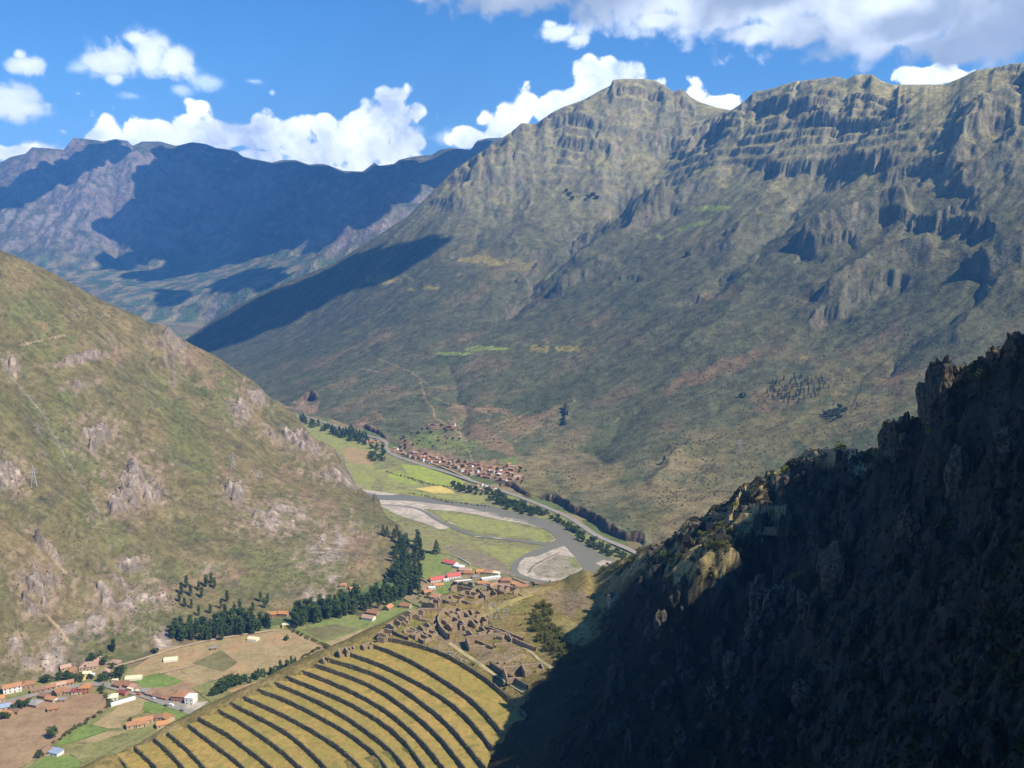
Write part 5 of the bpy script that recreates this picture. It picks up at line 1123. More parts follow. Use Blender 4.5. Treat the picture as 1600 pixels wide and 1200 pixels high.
def house_meshes(L, W, H, roof, rcol, wcol):
    key = (round(L), round(W), round(H, 1), roof, rcol, wcol)
    if key in HC: return HC[key]
    L, W = round(L), round(W); l, w_ = L / 2, W / 2; rh = W * 0.27; o_ = 0.5; P = []
    if roof == 'gable':
        V = [(-l,-w_,-1.5),(l,-w_,-1.5),(l,w_,-1.5),(-l,w_,-1.5),(-l,-w_,H),(l,-w_,H),(l,w_,H),(-l,w_,H),(-l,0,H+rh),(l,0,H+rh)]
        Fw = [(0,1,5,4),(2,3,7,6),(1,2,6,9,5),(3,0,4,8,7),(4,5,9,8),(6,7,8,9)]
        th = .16; a = rh / w_; e = w_ + o_; ze = H - o_ * a + .05; zr = H + rh + .05
        R = [(-l-o_,-e,ze),(l+o_,-e,ze),(l+o_,0,zr),(-l-o_,0,zr),(l+o_,e,ze),(-l-o_,e,ze)]; R += [(x, y, z + th) for x, y, z in R]
        Fr = [(6,7,8,9),(9,8,10,11),(3,2,1,0),(5,4,2,3),(0,1,7,6),(4,5,11,10),(1,2,8,7),(2,4,10,8),(3,0,6,9),(5,3,9,11)]
    elif roof == 'hip':
        V, Fw = boxv(-l, l, -w_, w_, -1.5, H); a = rh / w_; e = w_ + o_; ze = H - o_ * a + .08; zr = H + rh; hl = max(l - w_ * .9, .3); el_ = l + o_
        R = [(-el_,-e,ze),(el_,-e,ze),(el_,e,ze),(-el_,e,ze),(-hl,0,zr),(hl,0,zr),(-el_,-e,ze-.12),(el_,-e,ze-.12),(el_,e,ze-.12),(-el_,e,ze-.12)]
        Fr = [(0,1,5,4),(2,3,4,5),(1,2,5),(3,0,4),(6,7,1,0),(7,8,2,1),(8,9,3,2),(9,6,0,3),(9,8,7,6)]
    elif roof == 'arch':
        V, Fw = boxv(-l, l, -w_ + .1, w_ - .1, -1.5, H * .5); R = []; Fr = []; n = 8
        for i in range(n + 1):
            a = math.pi * i / n; R += [(-l, -math.cos(a) * w_, H * .5 + math.sin(a) * H * .7), (l, -math.cos(a) * w_, H * .5 + math.sin(a) * H * .7)]
        for i in range(n): Fr.append((2*i, 2*i+1, 2*i+3, 2*i+2))
        Fr.append(tuple(2*i for i in range(n, -1, -1))); Fr.append(tuple(2*i+1 for i in range(n + 1)))
    else:
        V, Fw = boxv(-l, l, -w_, w_, -1.5, H); R, Fr = boxv(-l-.3, l+.3, -w_-.3, w_+.3, H + .02, H + .24)
    P.append(('wall', V, Fw, WM[wcol])); P.append(('roof', R, Fr, RM[rcol]))
    st = 2 if H > 4.5 else 1
    if roof != 'arch':
        n = max(2, int(L / 3.2))
        for s_ in range(st):
            z0 = 1.0 + s_ * 2.7
            for side in (-1, 1):
                for i in range(n):
                    x = -l + (i + .5) * L / n; y = side * (w_ + .02)
                    if s_ == 0 and i == n // 2: v, f = boxv(x-.5, x+.5, min(y, y - side*.12), max(y, y - side*.12), 0, 2.1); P.append(('door', v, f, M_DOOR))
                    else: v, f = boxv(x-.55, x+.55, min(y, y - side*.12), max(y, y - side*.12), z0, z0+1.2); P.append(('window', v, f, M_WIN))
    out = []
    for nm, v, f, mt in P:
        me = bpy.data.meshes.new(nm); me.from_pydata(v, [], f); me.materials.append(mt); out.append((nm, me))
    HC[key] = out; return out
def house(px, py, L, W, H, ang, roof, rcol, wcol, label, sheets=(), group=None, name='house', cat='house', lift=0.0, p=None):
    if p is None: p = ground_at(px, py, list(sheets))
    r = empty(name, (p[0], p[1], p[2] + lift), math.radians(ang))
    for nm, me in house_meshes(L, W, H, roof, rcol, wcol):
        o = bpy.data.objects.new(nm, me); COL.objects.link(o); o.parent = r
    tag(r, label, cat, group); return r
T_ = [ # px, py(base), length, width, height, angle, roof, roof colour, wall colour, label
 (20,1080,15,8,5.6,28,'gable','terra','white','long two storey house with white front at the left end of town'),
 (45,1073,11,8,4,25,'hip','terra','adobe','tiled house right of the long white fronted one'),
 (60,1081,12,6,3,27,'gable','brown','adobe','lowest house of the long tiled row above the street'),
 (76,1077,12,6,3,27,'gable','terra','adobe','second house of the long tiled row above the street'),
 (92,1073,12,6,3,26,'gable','pink','tan','third house of the long tiled row above the street'),
 (106,1070,10,6,3.2,26,'gable','terra','adobe','uppermost house of the long tiled row above the street'),
 (139,1044,16,11,4,15,'hip','pink','tan','wide pink roofed house at the foot of the hill'),
 (157,1035,10,8,4,12,'gable','pink','adobe','pink roofed house highest in town'),
 (112,1052,8,7,3.4,70,'gable','terra','adobe','red brown tiled house below the pale rock face'),
 (102,1047,9,7,3,30,'gable','pink','tan','faded low house against the pale rock face'),
 (127,1061,9,7,3.4,-10,'gable','orange','yellow','orange roofed house with yellow wall'),
 (137,1056,7,6,3.2,5,'gable','cream','white','cream roofed house beside the orange one'),
 (143,1058,5,5,2.8,5,'flat','white','white','tiny white flat roofed hut right of the cream house'),
 (134,1081,10,9,6,5,'hip','orange','brick','orange roofed two storey brick house below the street'),
 (121,1083,9,6,3.2,8,'gable','maroon','pinkw','dark red roofed house left of the brick house'),
 (110,1083,8,6,3.2,10,'gable','brown','adobe','brown roofed house in the lower row'),
 (101,1083,7,6,3.2,80,'gable','terra','tan','small terracotta house in the lower row'),
 (91,1086,7,8,4.2,60,'gable','terra','adobe','house with its dark gable turned to the left'),
 (70,1090,9,6,3,-15,'gable','brown','adobe','brown farm shed below the street'),
 (80,1095,9,6,3,-15,'gable','terra','adobe','tiled farm shed next to the brown one'),
 (89,1096,5,4,2.2,10,'flat','cream','white','small cream topped hut in the yard'),
 (97,1096,7,5,2.6,10,'flat','grey','adobe','grey flat roofed hut in the yard'),
 (84,1110,9,6,3,20,'gable','terra','adobe','single tiled house at the edge of the ploughed field'),
 (28,1102,14,6,3.2,28,'gable','terra','adobe','tiled house left of the grey roof on the street'),
 (39,1098,10,6,3.2,28,'gable','brown','adobe','brown house left of the grey roof on the street'),
 (54,1102,13,9,3.4,-18,'hip','grey','adobe','broad grey roofed house in the lower town'),
 (6,1108,12,7,3.2,25,'gable','blue','tan','blue grey roofed house at the left edge'),
 (-2,1096,10,7,4,25,'gable','orange','tan','orange roofed house cut by the left edge'),
 (12,1118,10,6,3,-12,'gable','orange','adobe','orange roofed house lowest in town'),
 (24,1114,10,6,3,-12,'gable','brown','adobe','brown roofed house beside the lowest one'),
 (166,1056,8,7,4.2,-60,'gable','pink','tan','tan gable house on the crossroads'),
 (179,1055,5,4,2.6,20,'gable','orange','yellow','tiny orange roofed hut right of the crossroads'),
 (180,1037,10,7,2.6,-10,'hip','pink','adobe','low faded house beside the dirt track'),
 (186,1073,9,7,3.4,-25,'gable','terra','adobe','left tiled house of the pair on the road bend'),
 (200,1073,9,8,3.6,-25,'gable','terra','brick','right tiled house of the pair on the road bend'),
 (180,1065,5,4,2.4,0,'flat','cream','white','small cream hut behind the tiled pair'),
 (210,1076,7,6,3,-25,'gable','pink','adobe','faded house at the end of the tiled pair'),
 (204,1079,6,3,2.6,-22,'flat','cream','white','cream market awning on the roadside'),
 (217,1083,6,3,2.6,-22,'flat','cream','yellow','yellow market awning on the roadside'),
 (226,1083,8,6,3,-22,'flat','grey','tan','grey flat roofed shop on the roadside'),
 (237,1087,10,5,2.8,-22,'gable','pink','adobe','first low adobe shop after the grey one'),
 (247,1090,10,5,2.6,-22,'gable','brown','adobe','second low adobe shop after the grey one'),
 (257,1092,8,5,2.4,-22,'gable','terra','adobe','last low shop before the white building'),
 (193,1085,8,5,3,-20,'gable','maroon','brick','dark red shed below the road'),
 (177,1092,8,8,3.2,20,'hip','cream','white','cream hip roofed house in the garden'),
 (192,1098,21,4,2.6,37,'arch','white','white','long white tunnel shed beside the road'),
 (282,1093,13,10,5.6,-8,'hip','terra','brick','terracotta roofed wing of the white roadside building'),
 (299,1098,8,9,6.6,-8,'flat','white','white','white two storey building at the end of the street'),
 (206,1136,8,7,3.4,25,'gable','terra','tan','leftmost of the clustered cottages below the road'),
 (217,1131,9,7,3.4,25,'gable','orange','tan','second cottage of the cluster from the left'),
 (222,1134,8,6,3.2,25,'gable','terra','tan','cottage in front of the second one in the cluster'),
 (231,1128,8,7,3.4,25,'gable','terra','tan','middle cottage of the cluster'),
 (243,1124,12,7,3.2,10,'gable','brown','adobe','longest brownish cottage of the cluster'),
 (263,1125,9,7,3.4,-35,'gable','orange','tan','uppermost right cottage of the cluster'),
 (254,1135,9,7,3.4,22,'gable','orange','tan','lower right cottage of the cluster'),
 (209,1061,15,7,3,10,'arch','cream','white','long cream greenhouse beside the green field'),
 (267,1032,13,7,3,12,'arch','cream','white','cream greenhouse at the top of the fields'),
 (396,1000,11,7,3,-15,'arch','cream','white','white greenhouse in front of the left grove'),
 (334,1015,6,4,2.4,15,'flat','grey','adobe','small grey hut on the field edge'),
 (70,1178,8,7,3.6,75,'gable','brown','adobe','brown roofed farmhouse by the round bush'),
 (86,1178,12,7,3,-20,'flat','blue','white','blue roofed barn next to the farmhouse')]
for r in T_: house(*r, sheets=[LH])
G_ = [(425,963,10,7,3.6,10,'gable','orange','brick','orange roofed house left of the gap between groves'),(443,962,11,7,3.6,-10,'gable','orange','adobe','orange roofed house in the gap between groves'),(447,979,8,5,3,15,'flat','cream','yellow','yellow walled hut below the gap between groves'),
 (536,917,8,7,3.4,0,'hip','terra','tan','tiled house on the hill behind the long grove'),(556,921,12,7,3.4,12,'gable','orange','tan','orange roofed house behind the long grove'),
 (576,968,14,8,3.4,-20,'gable','pink','white','long barn with white wall in front of the grove'),(583,960,13,8,3.4,-20,'gable','terra','adobe','tiled barn behind the white walled one'),
 (607,952,9,8,3.4,60,'gable','orange','adobe','orange roofed house on the lawn nearest the grove'),(634,949,12,8,3.4,-15,'gable','terra','tan','tiled house on the lawn right of the orange roofed one')]
for r in G_: house(*r, sheets=[LH])
K_ = [(704,882,19,9,3.6,-32,'gable','red','white','long red roofed hall nearest the river'),(717,888,13,8,3.6,-32,'flat','white','white','white flat roofed block next to the long red hall'),(727,893,15,8,3.2,-10,'gable','pink','white','pinkish roofed building behind the red hall'),
 (683,908,18,9,3.6,20,'gable','red','white','red roofed house beside the sports field'),(709,903,17,9,4,18,'gable','red','white','red roofed house with bright white wall'),(697,909,7,4,3.4,18,'flat','white','white','small white annex between the two red roofs'),
 (733,898,13,8,3.6,-8,'gable','orange','tan','orange roofed house right of the pinkish one'),(750,896,10,8,3.6,10,'gable','orange','tan','orange roofed house on the river side'),(762,897,12,8,3.6,-12,'hip','terra','tan','hip roofed house on the river side'),
 (724,910,20,3,2.6,14,'flat','white','tan','long pale low building beside the lawn'),(767,906,24,5,3.4,20,'flat','white','white','long white building in the middle of the hotel village'),(790,910,12,9,4.4,-5,'hip','terra','brick','large tiled brick house in the right half'),
 (755,914,13,7,3.4,0,'gable','orange','brick','orange roofed brick house below the long white one'),(771,918,10,8,3.4,35,'gable','terra','tan','tiled house pointing towards the ruins'),(789,920,13,7,3.4,-5,'gable','pink','tan','faded house above the ruins'),(816,919,16,8,3.4,-12,'gable','terra','tan','rightmost tiled house of the hotel village'),(806,915,8,6,3,-12,'gable','orange','tan','small orange roofed house left of the rightmost one'),
 (686,917,11,6,3.2,14,'gable','orange','tan','orange roofed house below the first red roof'),(675,921,8,5,3,12,'flat','white','white','white hut left of the small lawn'),(667,928,9,8,3.6,30,'gable','terra','adobe','tiled house below the white hut'),(681,935,14,9,3.6,-20,'hip','terra','adobe','large tiled house closest to the ruins'),
 (717,914,11,6,3,0,'gable','pink','pinkw','pink house among the dark trees'),(743,904,8,6,3,10,'flat','grey','tan','grey flat roofed house in the hotel village'),(776,898,8,6,3.2,-20,'gable','cream','white','cream roofed cottage on the river side'),(840,914,6,5,2.6,-10,'gable','brown','adobe','small brown hut past the rightmost house')]
for r in K_: house(*r)
grove('olive', [(702,915),(735,916),(738,924),(704,925)], 14, 6.5, 4, [], 'dark tree behind the ruins next to the pink house', 'dark trees behind the ruins', 71, 1.2)
grove('bush', [(650,935),(665,925),(700,932),(690,945),(660,950)], 16, 4, 5, [], 'bush of the hedge round the lower hotel gardens', 'hedge round the lower hotel gardens', 72, 1.3, 'bush')
for k, (a, b_) in enumerate((((742,912),(775,921)),((655,905),(668,912)),((700,908),(740,917)),((800,905),(830,917)),((715,872),(735,884)))):
    A = atz(*a); B = atz(*b_); d = B - A; L = np.linalg.norm(d[:2]); r = empty('garden_wall', A, math.atan2(d[1], d[0])); v, f = boxv(0, L, -.25, .25, -1, 2.4); part('wall', v, f, WM['white' if k % 2 == 0 else 'tan'], r)
    tag(r, ['white garden wall below the long white building', 'tan garden wall at the corner of the sports field', 'white garden wall beside the small lawn', 'tan garden wall on the river bank', 'white garden wall by the long red hall'][k], 'wall')
rng = np.random.default_rng(9)
VP = [(612,702),(640,705),(670,712),(700,720),(730,722),(760,728),(800,735),(812,750),(790,755),(760,748),(720,738),(680,728),(640,716),(615,712)]
k = 0
for x, y in scatter(VP, 66, 4.4, rng) + scatter([(665,665),(715,663),(712,676),(680,676)], 5, 6, rng) + scatter([(555,688),(602,690),(600,697),(570,694)], 9, 3.5, rng) + scatter([(740,756),(775,766),(790,774),(750,768)], 9, 4, rng) + scatter([(800,738),(815,728),(790,725)], 4, 5, rng):
    c = rng.choice(['terra', 'pink', 'brown', 'white', 'grey'], p=[.26, .34, .30, .04, .06])
    p = ground_at(x, y, [MM])
    house(x, y, rng.choice([7, 9, 11]), rng.choice([5, 6]), rng.choice([2.8, 3.4, 5.2]), float(-28 + rng.normal(0, 14) + (90 if rng.random() < .3 else 0)), 'gable' if c not in ('white', 'grey') else 'flat', c, str(rng.choice(['adobe', 'adobe', 'tan', 'brick', 'white'])), f"small {dict(terra='terracotta', pink='faded pink', brown='brown', white='white', grey='grey')[c]} roofed house " + ('at the left end' if x < 660 else 'in the middle' if x < 735 else 'at the right end') + ' of the far village', [MM], 'houses of the far village', p=p, lift=.2)

# ================================================================ RUINS
def wall_mesh(A, B, hA, hB, th, z0, z1, n=10, gable=0.0, seed=0, jag=0.25, depth=1.2):
    """a ragged-topped stone wall from A to B; gable adds a peak in the middle"""
    A = np.array(A, float); B = np.array(B, float); d = (B - A)[:2]; L = np.linalg.norm(d); d /= L; N = np.array([-d[1], d[0]]) * th / 2
    rng = np.random.default_rng(seed); t_ = np.linspace(0, 1, n); h = hA + (hB - hA) * t_ + gable * (1 - np.abs(t_ * 2 - 1)) + rng.uniform(-jag, jag, n) * (1 if jag else 0)
    P = A[None, :2] + (B - A)[None, :2] * t_[:, None]; zb = z0 + (z1 - z0) * t_; V = []
    for s_ in (1, -1):
        for lvl in (0, 1):
            for i in range(n): V.append((P[i, 0] + N[0] * s_, P[i, 1] + N[1] * s_, zb[i] - depth if lvl == 0 else zb[i] + h[i]))
    Fq = []
    for i in range(n - 1):
        Fq += [(i, i + 1, n + i + 1, n + i), (2*n + i + 1, 2*n + i, 3*n + i, 3*n + i + 1), (n + i, n + i + 1, 3*n + i + 1, 3*n + i)]
    Fq += [(0, n, 3*n, 2*n), (n - 1, 3*n - 1 + 0, 4*n - 1, 2*n - 1)]
    return V, Fq
M_RUIN = None
m, t, b = new_mat('ruin_masonry', 0.95, 0.08); g = t.new('ShaderNodeNewGeometry').outputs['Position']
vo = t.new('ShaderNodeTexVoronoi'); vo.inputs['Scale'].default_value = 1.9; t.link(g, vo.inputs['Vector']); sp = t.new('ShaderNodeSeparateXYZ'); t.link(vo.outputs['Color'], sp.inputs[0])
c = t.mix(sp.outputs[0], (0.25, 0.18, 0.115), (0.40, 0.305, 0.21)); c = t.mix(t.ramp(t.noise(g, 0.5, 4, .6), [(0.5, 0.0), (0.7, 0.6)]), c, (0.15, 0.125, 0.08)); t.link(c, b.inputs['Base Color'])
bp = t.new('ShaderNodeBump'); bp.inputs['Strength'].default_value = 0.9; bp.inputs['Distance'].default_value = 0.15; bp.invert = True; t.link(vo.outputs['Distance'], bp.inputs['Height']); t.link(bp.outputs[0], b.inputs['Normal']); M_RUIN = m
def gz(x, y): return float(RD.sample(np.array([x]), np.array([y]))[0])
def ruin(px, py, L, W, H, ang, label, gab=1.6, door=True, sheets=None, seed=0, drop=()):
    L *= 1.22; W *= 1.22; p = RD.pick(px, py); r = empty('ruined_house', p, math.radians(ang)); l, w_ = L / 2, W / 2; z = -.6
    C4 = [(-l, -w_), (l, -w_), (l, w_), (-l, w_)]
    for i in range(4):
        if i in drop: continue
        a, b_ = C4[i], C4[(i + 1) % 4]; ga = gab if i % 2 == 1 else 0.0; low = 0.55 if (i == 0 and seed % 2) else 1.0
        if i == 0 and door:
            f1 = (a[0] * .62 + b_[0] * .38, a[1]); f2 = (a[0] * .42 + b_[0] * .58, a[1])
            for q, (s_, e_) in enumerate(((a, f1), (f2, b_))):
                V, Fq = wall_mesh(s_, e_, H * low, H * low * .9, .8, z, z, 5, 0, seed * 10 + q); part('wall', V, Fq, M_RUIN, r)
        else:
            V, Fq = wall_mesh(a, b_, H * low, H * low, .8, z, z, 9, ga, seed * 10 + i, .22); part('gable_wall' if i % 2 else 'wall', V, Fq, M_RUIN, r)
    tag(r, label, 'ruin', 'roofless stone ruins on the ridge'); return r
R_ = [(724,923,13,7,3.6,-28,'roofless ruin with two gables at the top of the complex'),(734,930,10,6,3.2,-28,'roofless ruin in front of the topmost one'),(712,935,8,6,2.6,-28,'low ruin left of the topmost one'),(757,922,8,6,3.0,35,'ruin with a pointed gable right of the topmost one'),(763,930,8,5,3.2,40,'narrow ruin with a leaning gable'),
 (783,923,9,6,4.2,-30,'high gabled ruin at the right of the upper group'),(796,923,10,6,3.6,-30,'ruin with a sloping dark wall at the right end'),(696,935,7,5,2.4,20,'small low ruin at the upper left'),(672,943,8,6,4.0,60,'tall fragment at the left above the long wall'),(679,946,5,5,4.6,60,'taller narrow fragment beside it above the long wall'),
 (720,965,9,6,3.0,35,'ruin in the upper row of the central block'),(710,957,8,5,2.6,35,'ruin behind the round bastion'),(728,962,8,5,3.2,30,'gabled ruin in the upper row of the central block'),(740,960,7,5,2.6,30,'small ruin at the right of the upper central row'),(706,972,7,6,3.0,35,'ruin just right of the round bastion'),
 (713,980,8,6,3.6,35,'pointed gable ruin in the lower central row'),(734,978,9,6,3.4,35,'middle gabled ruin of the central block'),(748,974,8,6,3.8,35,'rightmost pointed ruin of the central block'),(745,989,8,6,3.6,35,'pointed gable standing in front of the central block'),(757,992,7,5,2.8,35,'low ruin between the pointed gable and the walled yard'),
 (764,1003,22,9,4.2,14,'largest walled building with a blank front'),(778,993,8,5,3.0,-28,'ruin tucked behind the largest walled building'),
 (616,979,6,5,3.6,60,'lone gable at the left rim of the ridge'),(634,966,7,5,4.0,70,'gable on the left rim below the road'),(634,973,3,3,2.0,70,'stub of wall below the rim gable'),(656,963,6,4,3.4,70,'gable on the grass left of the bastion'),(647,990,9,5,3.0,-40,'low ruin with a dark wall on the left lawn'),(657,996,11,4,3.0,-45,'ruin next to it on the left lawn'),(664,980,5,4,2.6,50,'small gable on the left lawn'),(674,989,6,4,2.4,-40,'rubble hut on the left lawn'),
 (820,1052,18,9,3.6,12,'walled building at the right end under the dark slope'),(833,1045,9,6,3.0,12,'inner room behind the right end building'),(603,993,6,5,4.2,70,'twin fragment at the head of the terraces'),(598,997,4,4,3.4,70,'smaller twin fragment at the head of the terraces'),
 (541,1021,6,4,3.6,20,'watch hut at the top left end of the third terrace'),(548,1019,4,4,3.0,30,'stub beside the watch hut'),(512,1031,4,3,2.4,40,'small fragment at the left end of the fourth terrace'),(575,1008,5,3,2.4,30,'fragment at the left end of the second terrace')]
for k, r in enumerate(R_): ruin(*r, seed=k + 1, gab=1.3 if 'gable' in r[6] or 'pointed' in r[6] else 0.5, drop=(2,) if k % 5 == 3 else ())
def long_wall(pix, h, label, th=0.9, base=None, mat=None, name='stone_wall', top=None, n=60):
    P = smoothline(RD.line(pix), n); 
    P[:, 2] = np.convolve(np.pad(P[:, 2], 4, 'edge'), np.ones(9) / 9, 'valid')
    T = np.gradient(P[:, :2], axis=0); T /= np.linalg.norm(T, axis=1)[:, None] + 1e-9; N = np.stack([-T[:, 1], T[:, 0]], 1); j = fbm(P[:, 0] / 3, P[:, 1] / 3, 3, 77) * .35
    rows = []
    for s_, z in ((1, -1.5), (1, h), (-1, h), (-1, -1.5)):
        r = P.copy(); r[:, :2] += N * th / 2 * s_; r[:, 2] += z + (j if z > 0 else 0); rows.append(r)
    V = np.vstack(rows); Fq = [(a * n + i, a * n + i + 1, (a + 1) * n + i + 1, (a + 1) * n + i) for a in range(3) for i in range(n - 1)]
    o = mesh_from(name, V, Fq, mat or M_RUIN, smooth=False); return tag(o, label, 'wall')
long_wall([(632,957),(655,953),(680,952),(700,953)], 2.2, 'long pale wall above the left lawn of the ruins')
long_wall([(677,937),(695,941),(714,946)], 3.0, 'long dark wall running below the upper ruins')
long_wall([(766,980),(790,988),(818,1000)], 2.6, 'upper of the two long walls leading to the thicket')
long_wall([(758,982),(780,988),(800,999),(831,1013),(838,1016)], 2.8, 'lower of the two long walls leading to the thicket')
long_wall([(767,1039),(794,1058),(825,1075)], 2.8, 'dark wall under the sunlit footpath', mat=M_STONE)
long_wall([(612,985),(622,993),(638,998)], 2.2, 'curved low wall at the left rim of the ruins', mat=M_STONE)
long_wall([(658,968),(672,971),(684,968)], 1.8, 'low grey wall across the left lawn')
long_wall([(845,918),(820,932),(812,926)], 1.0, 'thin low wall at the upper right of the ruins')
long_wall([(790,1035),(805,1028),(822,1022)], 1.0, 'low crumbled wall in the yard on the right')
long_wall([(705,955),(715,960),(742,955)], 2.0, 'back wall of the central block')
long_wall([(1112,806),(1150,803),(1200,803),(1238,806)], 2.2, 'retaining wall of the upper ledge on the spur', mat=M_STONE)
long_wall([(1100,821),(1140,821),(1180,826),(1225,832)], 2.0, 'retaining wall of the lower ledge on the spur', mat=M_STONE)
long_wall([(1256,710),(1290,708),(1340,712)], 2.6, 'sunlit wall of the platform below the dark crag')
for q_ in ([(704,976),(722,970),(745,965),(764,972)], [(706,966),(724,960),(742,954)], [(668,985),(682,978),(690,972)], [(640,985),(655,988),(668,996)], [(720,938),(740,944),(757,936)], [(742,1000),(756,1006),(770,1012)]):
    long_wall(q_, 1.9, 'broken brown wall joining the rooms of the ruins')['group'] = 'broken walls joining the ruins'
# rounded bastion
P = smoothline(RD.line([(699,952),(690,960),(684,972),(688,986),(702,998)]), 40); n = 40
base = P.copy(); T = np.gradient(P[:, :2], axis=0); T /= np.linalg.norm(T, axis=1)[:, None]; N = np.stack([-T[:, 1], T[:, 0]], 1)
if N[20] @ np.array([-1, -1]) < 0: N = -N
rows = []; zt = 162.5
for f_, off, z in ((0, 1.2, None), (0, .5, zt - 3), (0, 0, zt + 1.5), (0, -1.0, zt + 1.5), (0, -1.0, zt - 6)):
    r = P.copy(); r[:, :2] += N * off; r[:, 2] = (P[:, 2] - 5 if z is None else z + fbm(P[:, 0] / 2, P[:, 1] / 2, 3, 5) * .6); rows.append(r)
V = np.vstack(rows); Fq = [(a * n + i, a * n + i + 1, (a + 1) * n + i + 1, (a + 1) * n + i) for a in range(4) for i in range(n - 1)]
tag(mesh_from('round_bastion', V, Fq, M_RUIN, smooth=False), 'tall rounded stone bastion with its dark face to the terraces', 'wall')
# standing gable with a little roof
p = RD.pick(956, 940); r = empty('gabled_ruin', p, math.radians(94))
for s_, hh in ((-1, 7.5), (1, 6.0)):
    V, Fq = wall_mesh((-6, s_ * 2.5), (6, s_ * 2.5), hh * .8, hh * .7, 1.0, -1, -1, 9, 2.5, 3 + s_); part('wall', V, Fq, M_RUIN, r)
V, Fq = wall_mesh((-6, -2.5), (-6, 2.5), 7, 5, 1.0, -1, -1, 7, 2.0, 9); part('gable_wall', V, Fq, M_RUIN, r)
V, Fq = wall_mesh((6, -2.5), (6, 2.5), 6, 5, 1.0, -1, -1, 7, 1.5, 19); part('gable_wall', V, Fq, M_RUIN, r)
part('roof', [(-8,-3.4,3.6),(-4,-3.4,3.6),(-4,0,5.0),(-8,0,5.0),(-8,3.0,3.6),(-4,3.0,3.6),(-8,0,4.8),(-4,0,4.8)], [(0,1,2,3),(3,2,5,4),(0,3,6),(1,7,2),(4,6,3),(5,2,7),(0,6,7,1),(6,4,5,7)], RM['grey'], r)
tag(r, 'tall pale standing gable at the edge of the dark slope', 'ruin')
def rd_strip(name, pix, width, mat, lift=.22, n=60):
    P = smoothline(RD.line(pix), n); P[:, 2] = np.convolve(np.pad(P[:, 2], 2, 'edge'), np.ones(5) / 5, 'valid')
    T = np.gradient(P[:, :2], axis=0); T /= np.linalg.norm(T, axis=1)[:, None] + 1e-9; N = np.stack([-T[:, 1], T[:, 0]], 1); rows = []
    for s_ in (1, .33, -.33, -1):
        q = P.copy(); q[:, :2] += N * width / 2 * s_; q[:, 2] = np.maximum(RD.sample(q[:, 0], q[:, 1]), P[:, 2] - .3) + lift * (1 if abs(s_) < .5 else .3); rows.append(q)
    V = np.vstack(rows); Fq = [(a * n + i + n, a * n + i + n + 1, a * n + i + 1, a * n + i) for a in range(3) for i in range(n - 1)]
    return structure(mesh_from(name, V, Fq, mat))
M_PATH = field_mat('footpath_earth', (0.40, 0.32, 0.17), 0.18)
rd_strip('footpath', [(704,1003),(730,1022),(762,1044),(794,1063),(822,1079)], 2.4, M_PATH)
rd_strip('footpath', [(790,993),(815,1006),(835,1018),(845,1030),(862,1042)], 2.2, M_PATH)
rd_strip('footpath', [(748,963),(770,954),(800,938),(832,926)], 5, field_mat('trodden_grass', (0.33, 0.27, 0.10), .15))
rd_strip('footpath', [(600,988),(610,978),(630,960),(650,951)], 2.4, field_mat('pale_footpath', (0.34, 0.29, 0.19), .15))
rd_strip('footpath', [(1110,800),(1140,805),(1185,815)], 1.6, M_PATH)
# ================================================================ ROCKS
def rock_mesh(seed, sub=3, rough_=0.35, crag=1.0):
    import bmesh
    bm = bmesh.new(); bmesh.ops.create_icosphere(bm, subdivisions=sub, radius=1.0); rng = random.Random(seed); off = Vector((rng.uniform(0, 90), rng.uniform(0, 90), rng.uniform(0, 90)))
    pl = [(Vector((rng.gauss(0, 1), rng.gauss(0, 1), rng.gauss(0, 1))).normalized(), rng.uniform(.5, .85)) for _ in range(11)]
    for v in bm.verts:
        c = v.co.copy()
        for nn, d in pl:
            k = c.dot(nn)
            if k > d: c -= nn * (k - d) * .9
        c += c.normalized() * (mnoise.fractal(c * 2.2 + off, 1.0, 2.0, 4) * rough_); c.x *= .9; v.co = c
    me = bpy.data.meshes.new('rock'); bm.to_mesh(me); bm.free(); return me
m, t, b = new_mat('lichen_rock', 0.95, 0.08); g = t.new('ShaderNodeNewGeometry').outputs['Position']
c = t.mix(t.ramp(t.noise(g, 0.9, 5, .65), [(0.4, 0.0), (0.6, 1.0)]), (0.045, 0.038, 0.030), (0.15, 0.128, 0.098)); c = t.mix(t.ramp(t.noise(g, 3.0, 4, .6), [(0.52, 0.0), (0.66, .8)]), c, (0.05, 0.048, 0.025)); t.link(c, b.inputs['Base Color'])
bp = t.new('ShaderNodeBump'); bp.inputs['Distance'].default_value = .3; t.link(t.noise(g, 2.4, 5, .65), bp.inputs['Height']); t.link(bp.outputs[0], b.inputs['Normal']); M_ROCK = m
RK = [rock_mesh(s_, 3 if s_ < 4 else 4, .4) for s_ in range(7)] + [rock_mesh(20 + s_, 5, .75) for s_ in range(3)]
for me in RK: me.materials.append(M_ROCK)
def rock(px, py, r, label, S=RD, zs=1.0, seed=0, group=None, p=None, sink=.3):
    p = S.pick(px, py) if p is None else p; o = bpy.data.objects.new('boulder', RK[seed % 7 if seed < 50 else 7 + seed % 3]); COL.objects.link(o); o.location = (p[0], p[1], p[2] + r * (zs * .5 - sink)); o.scale = (r, r * .85, r * zs); o.rotation_euler = (0, 0, seed * 1.7)
    return tag(o, label, 'rock', group)
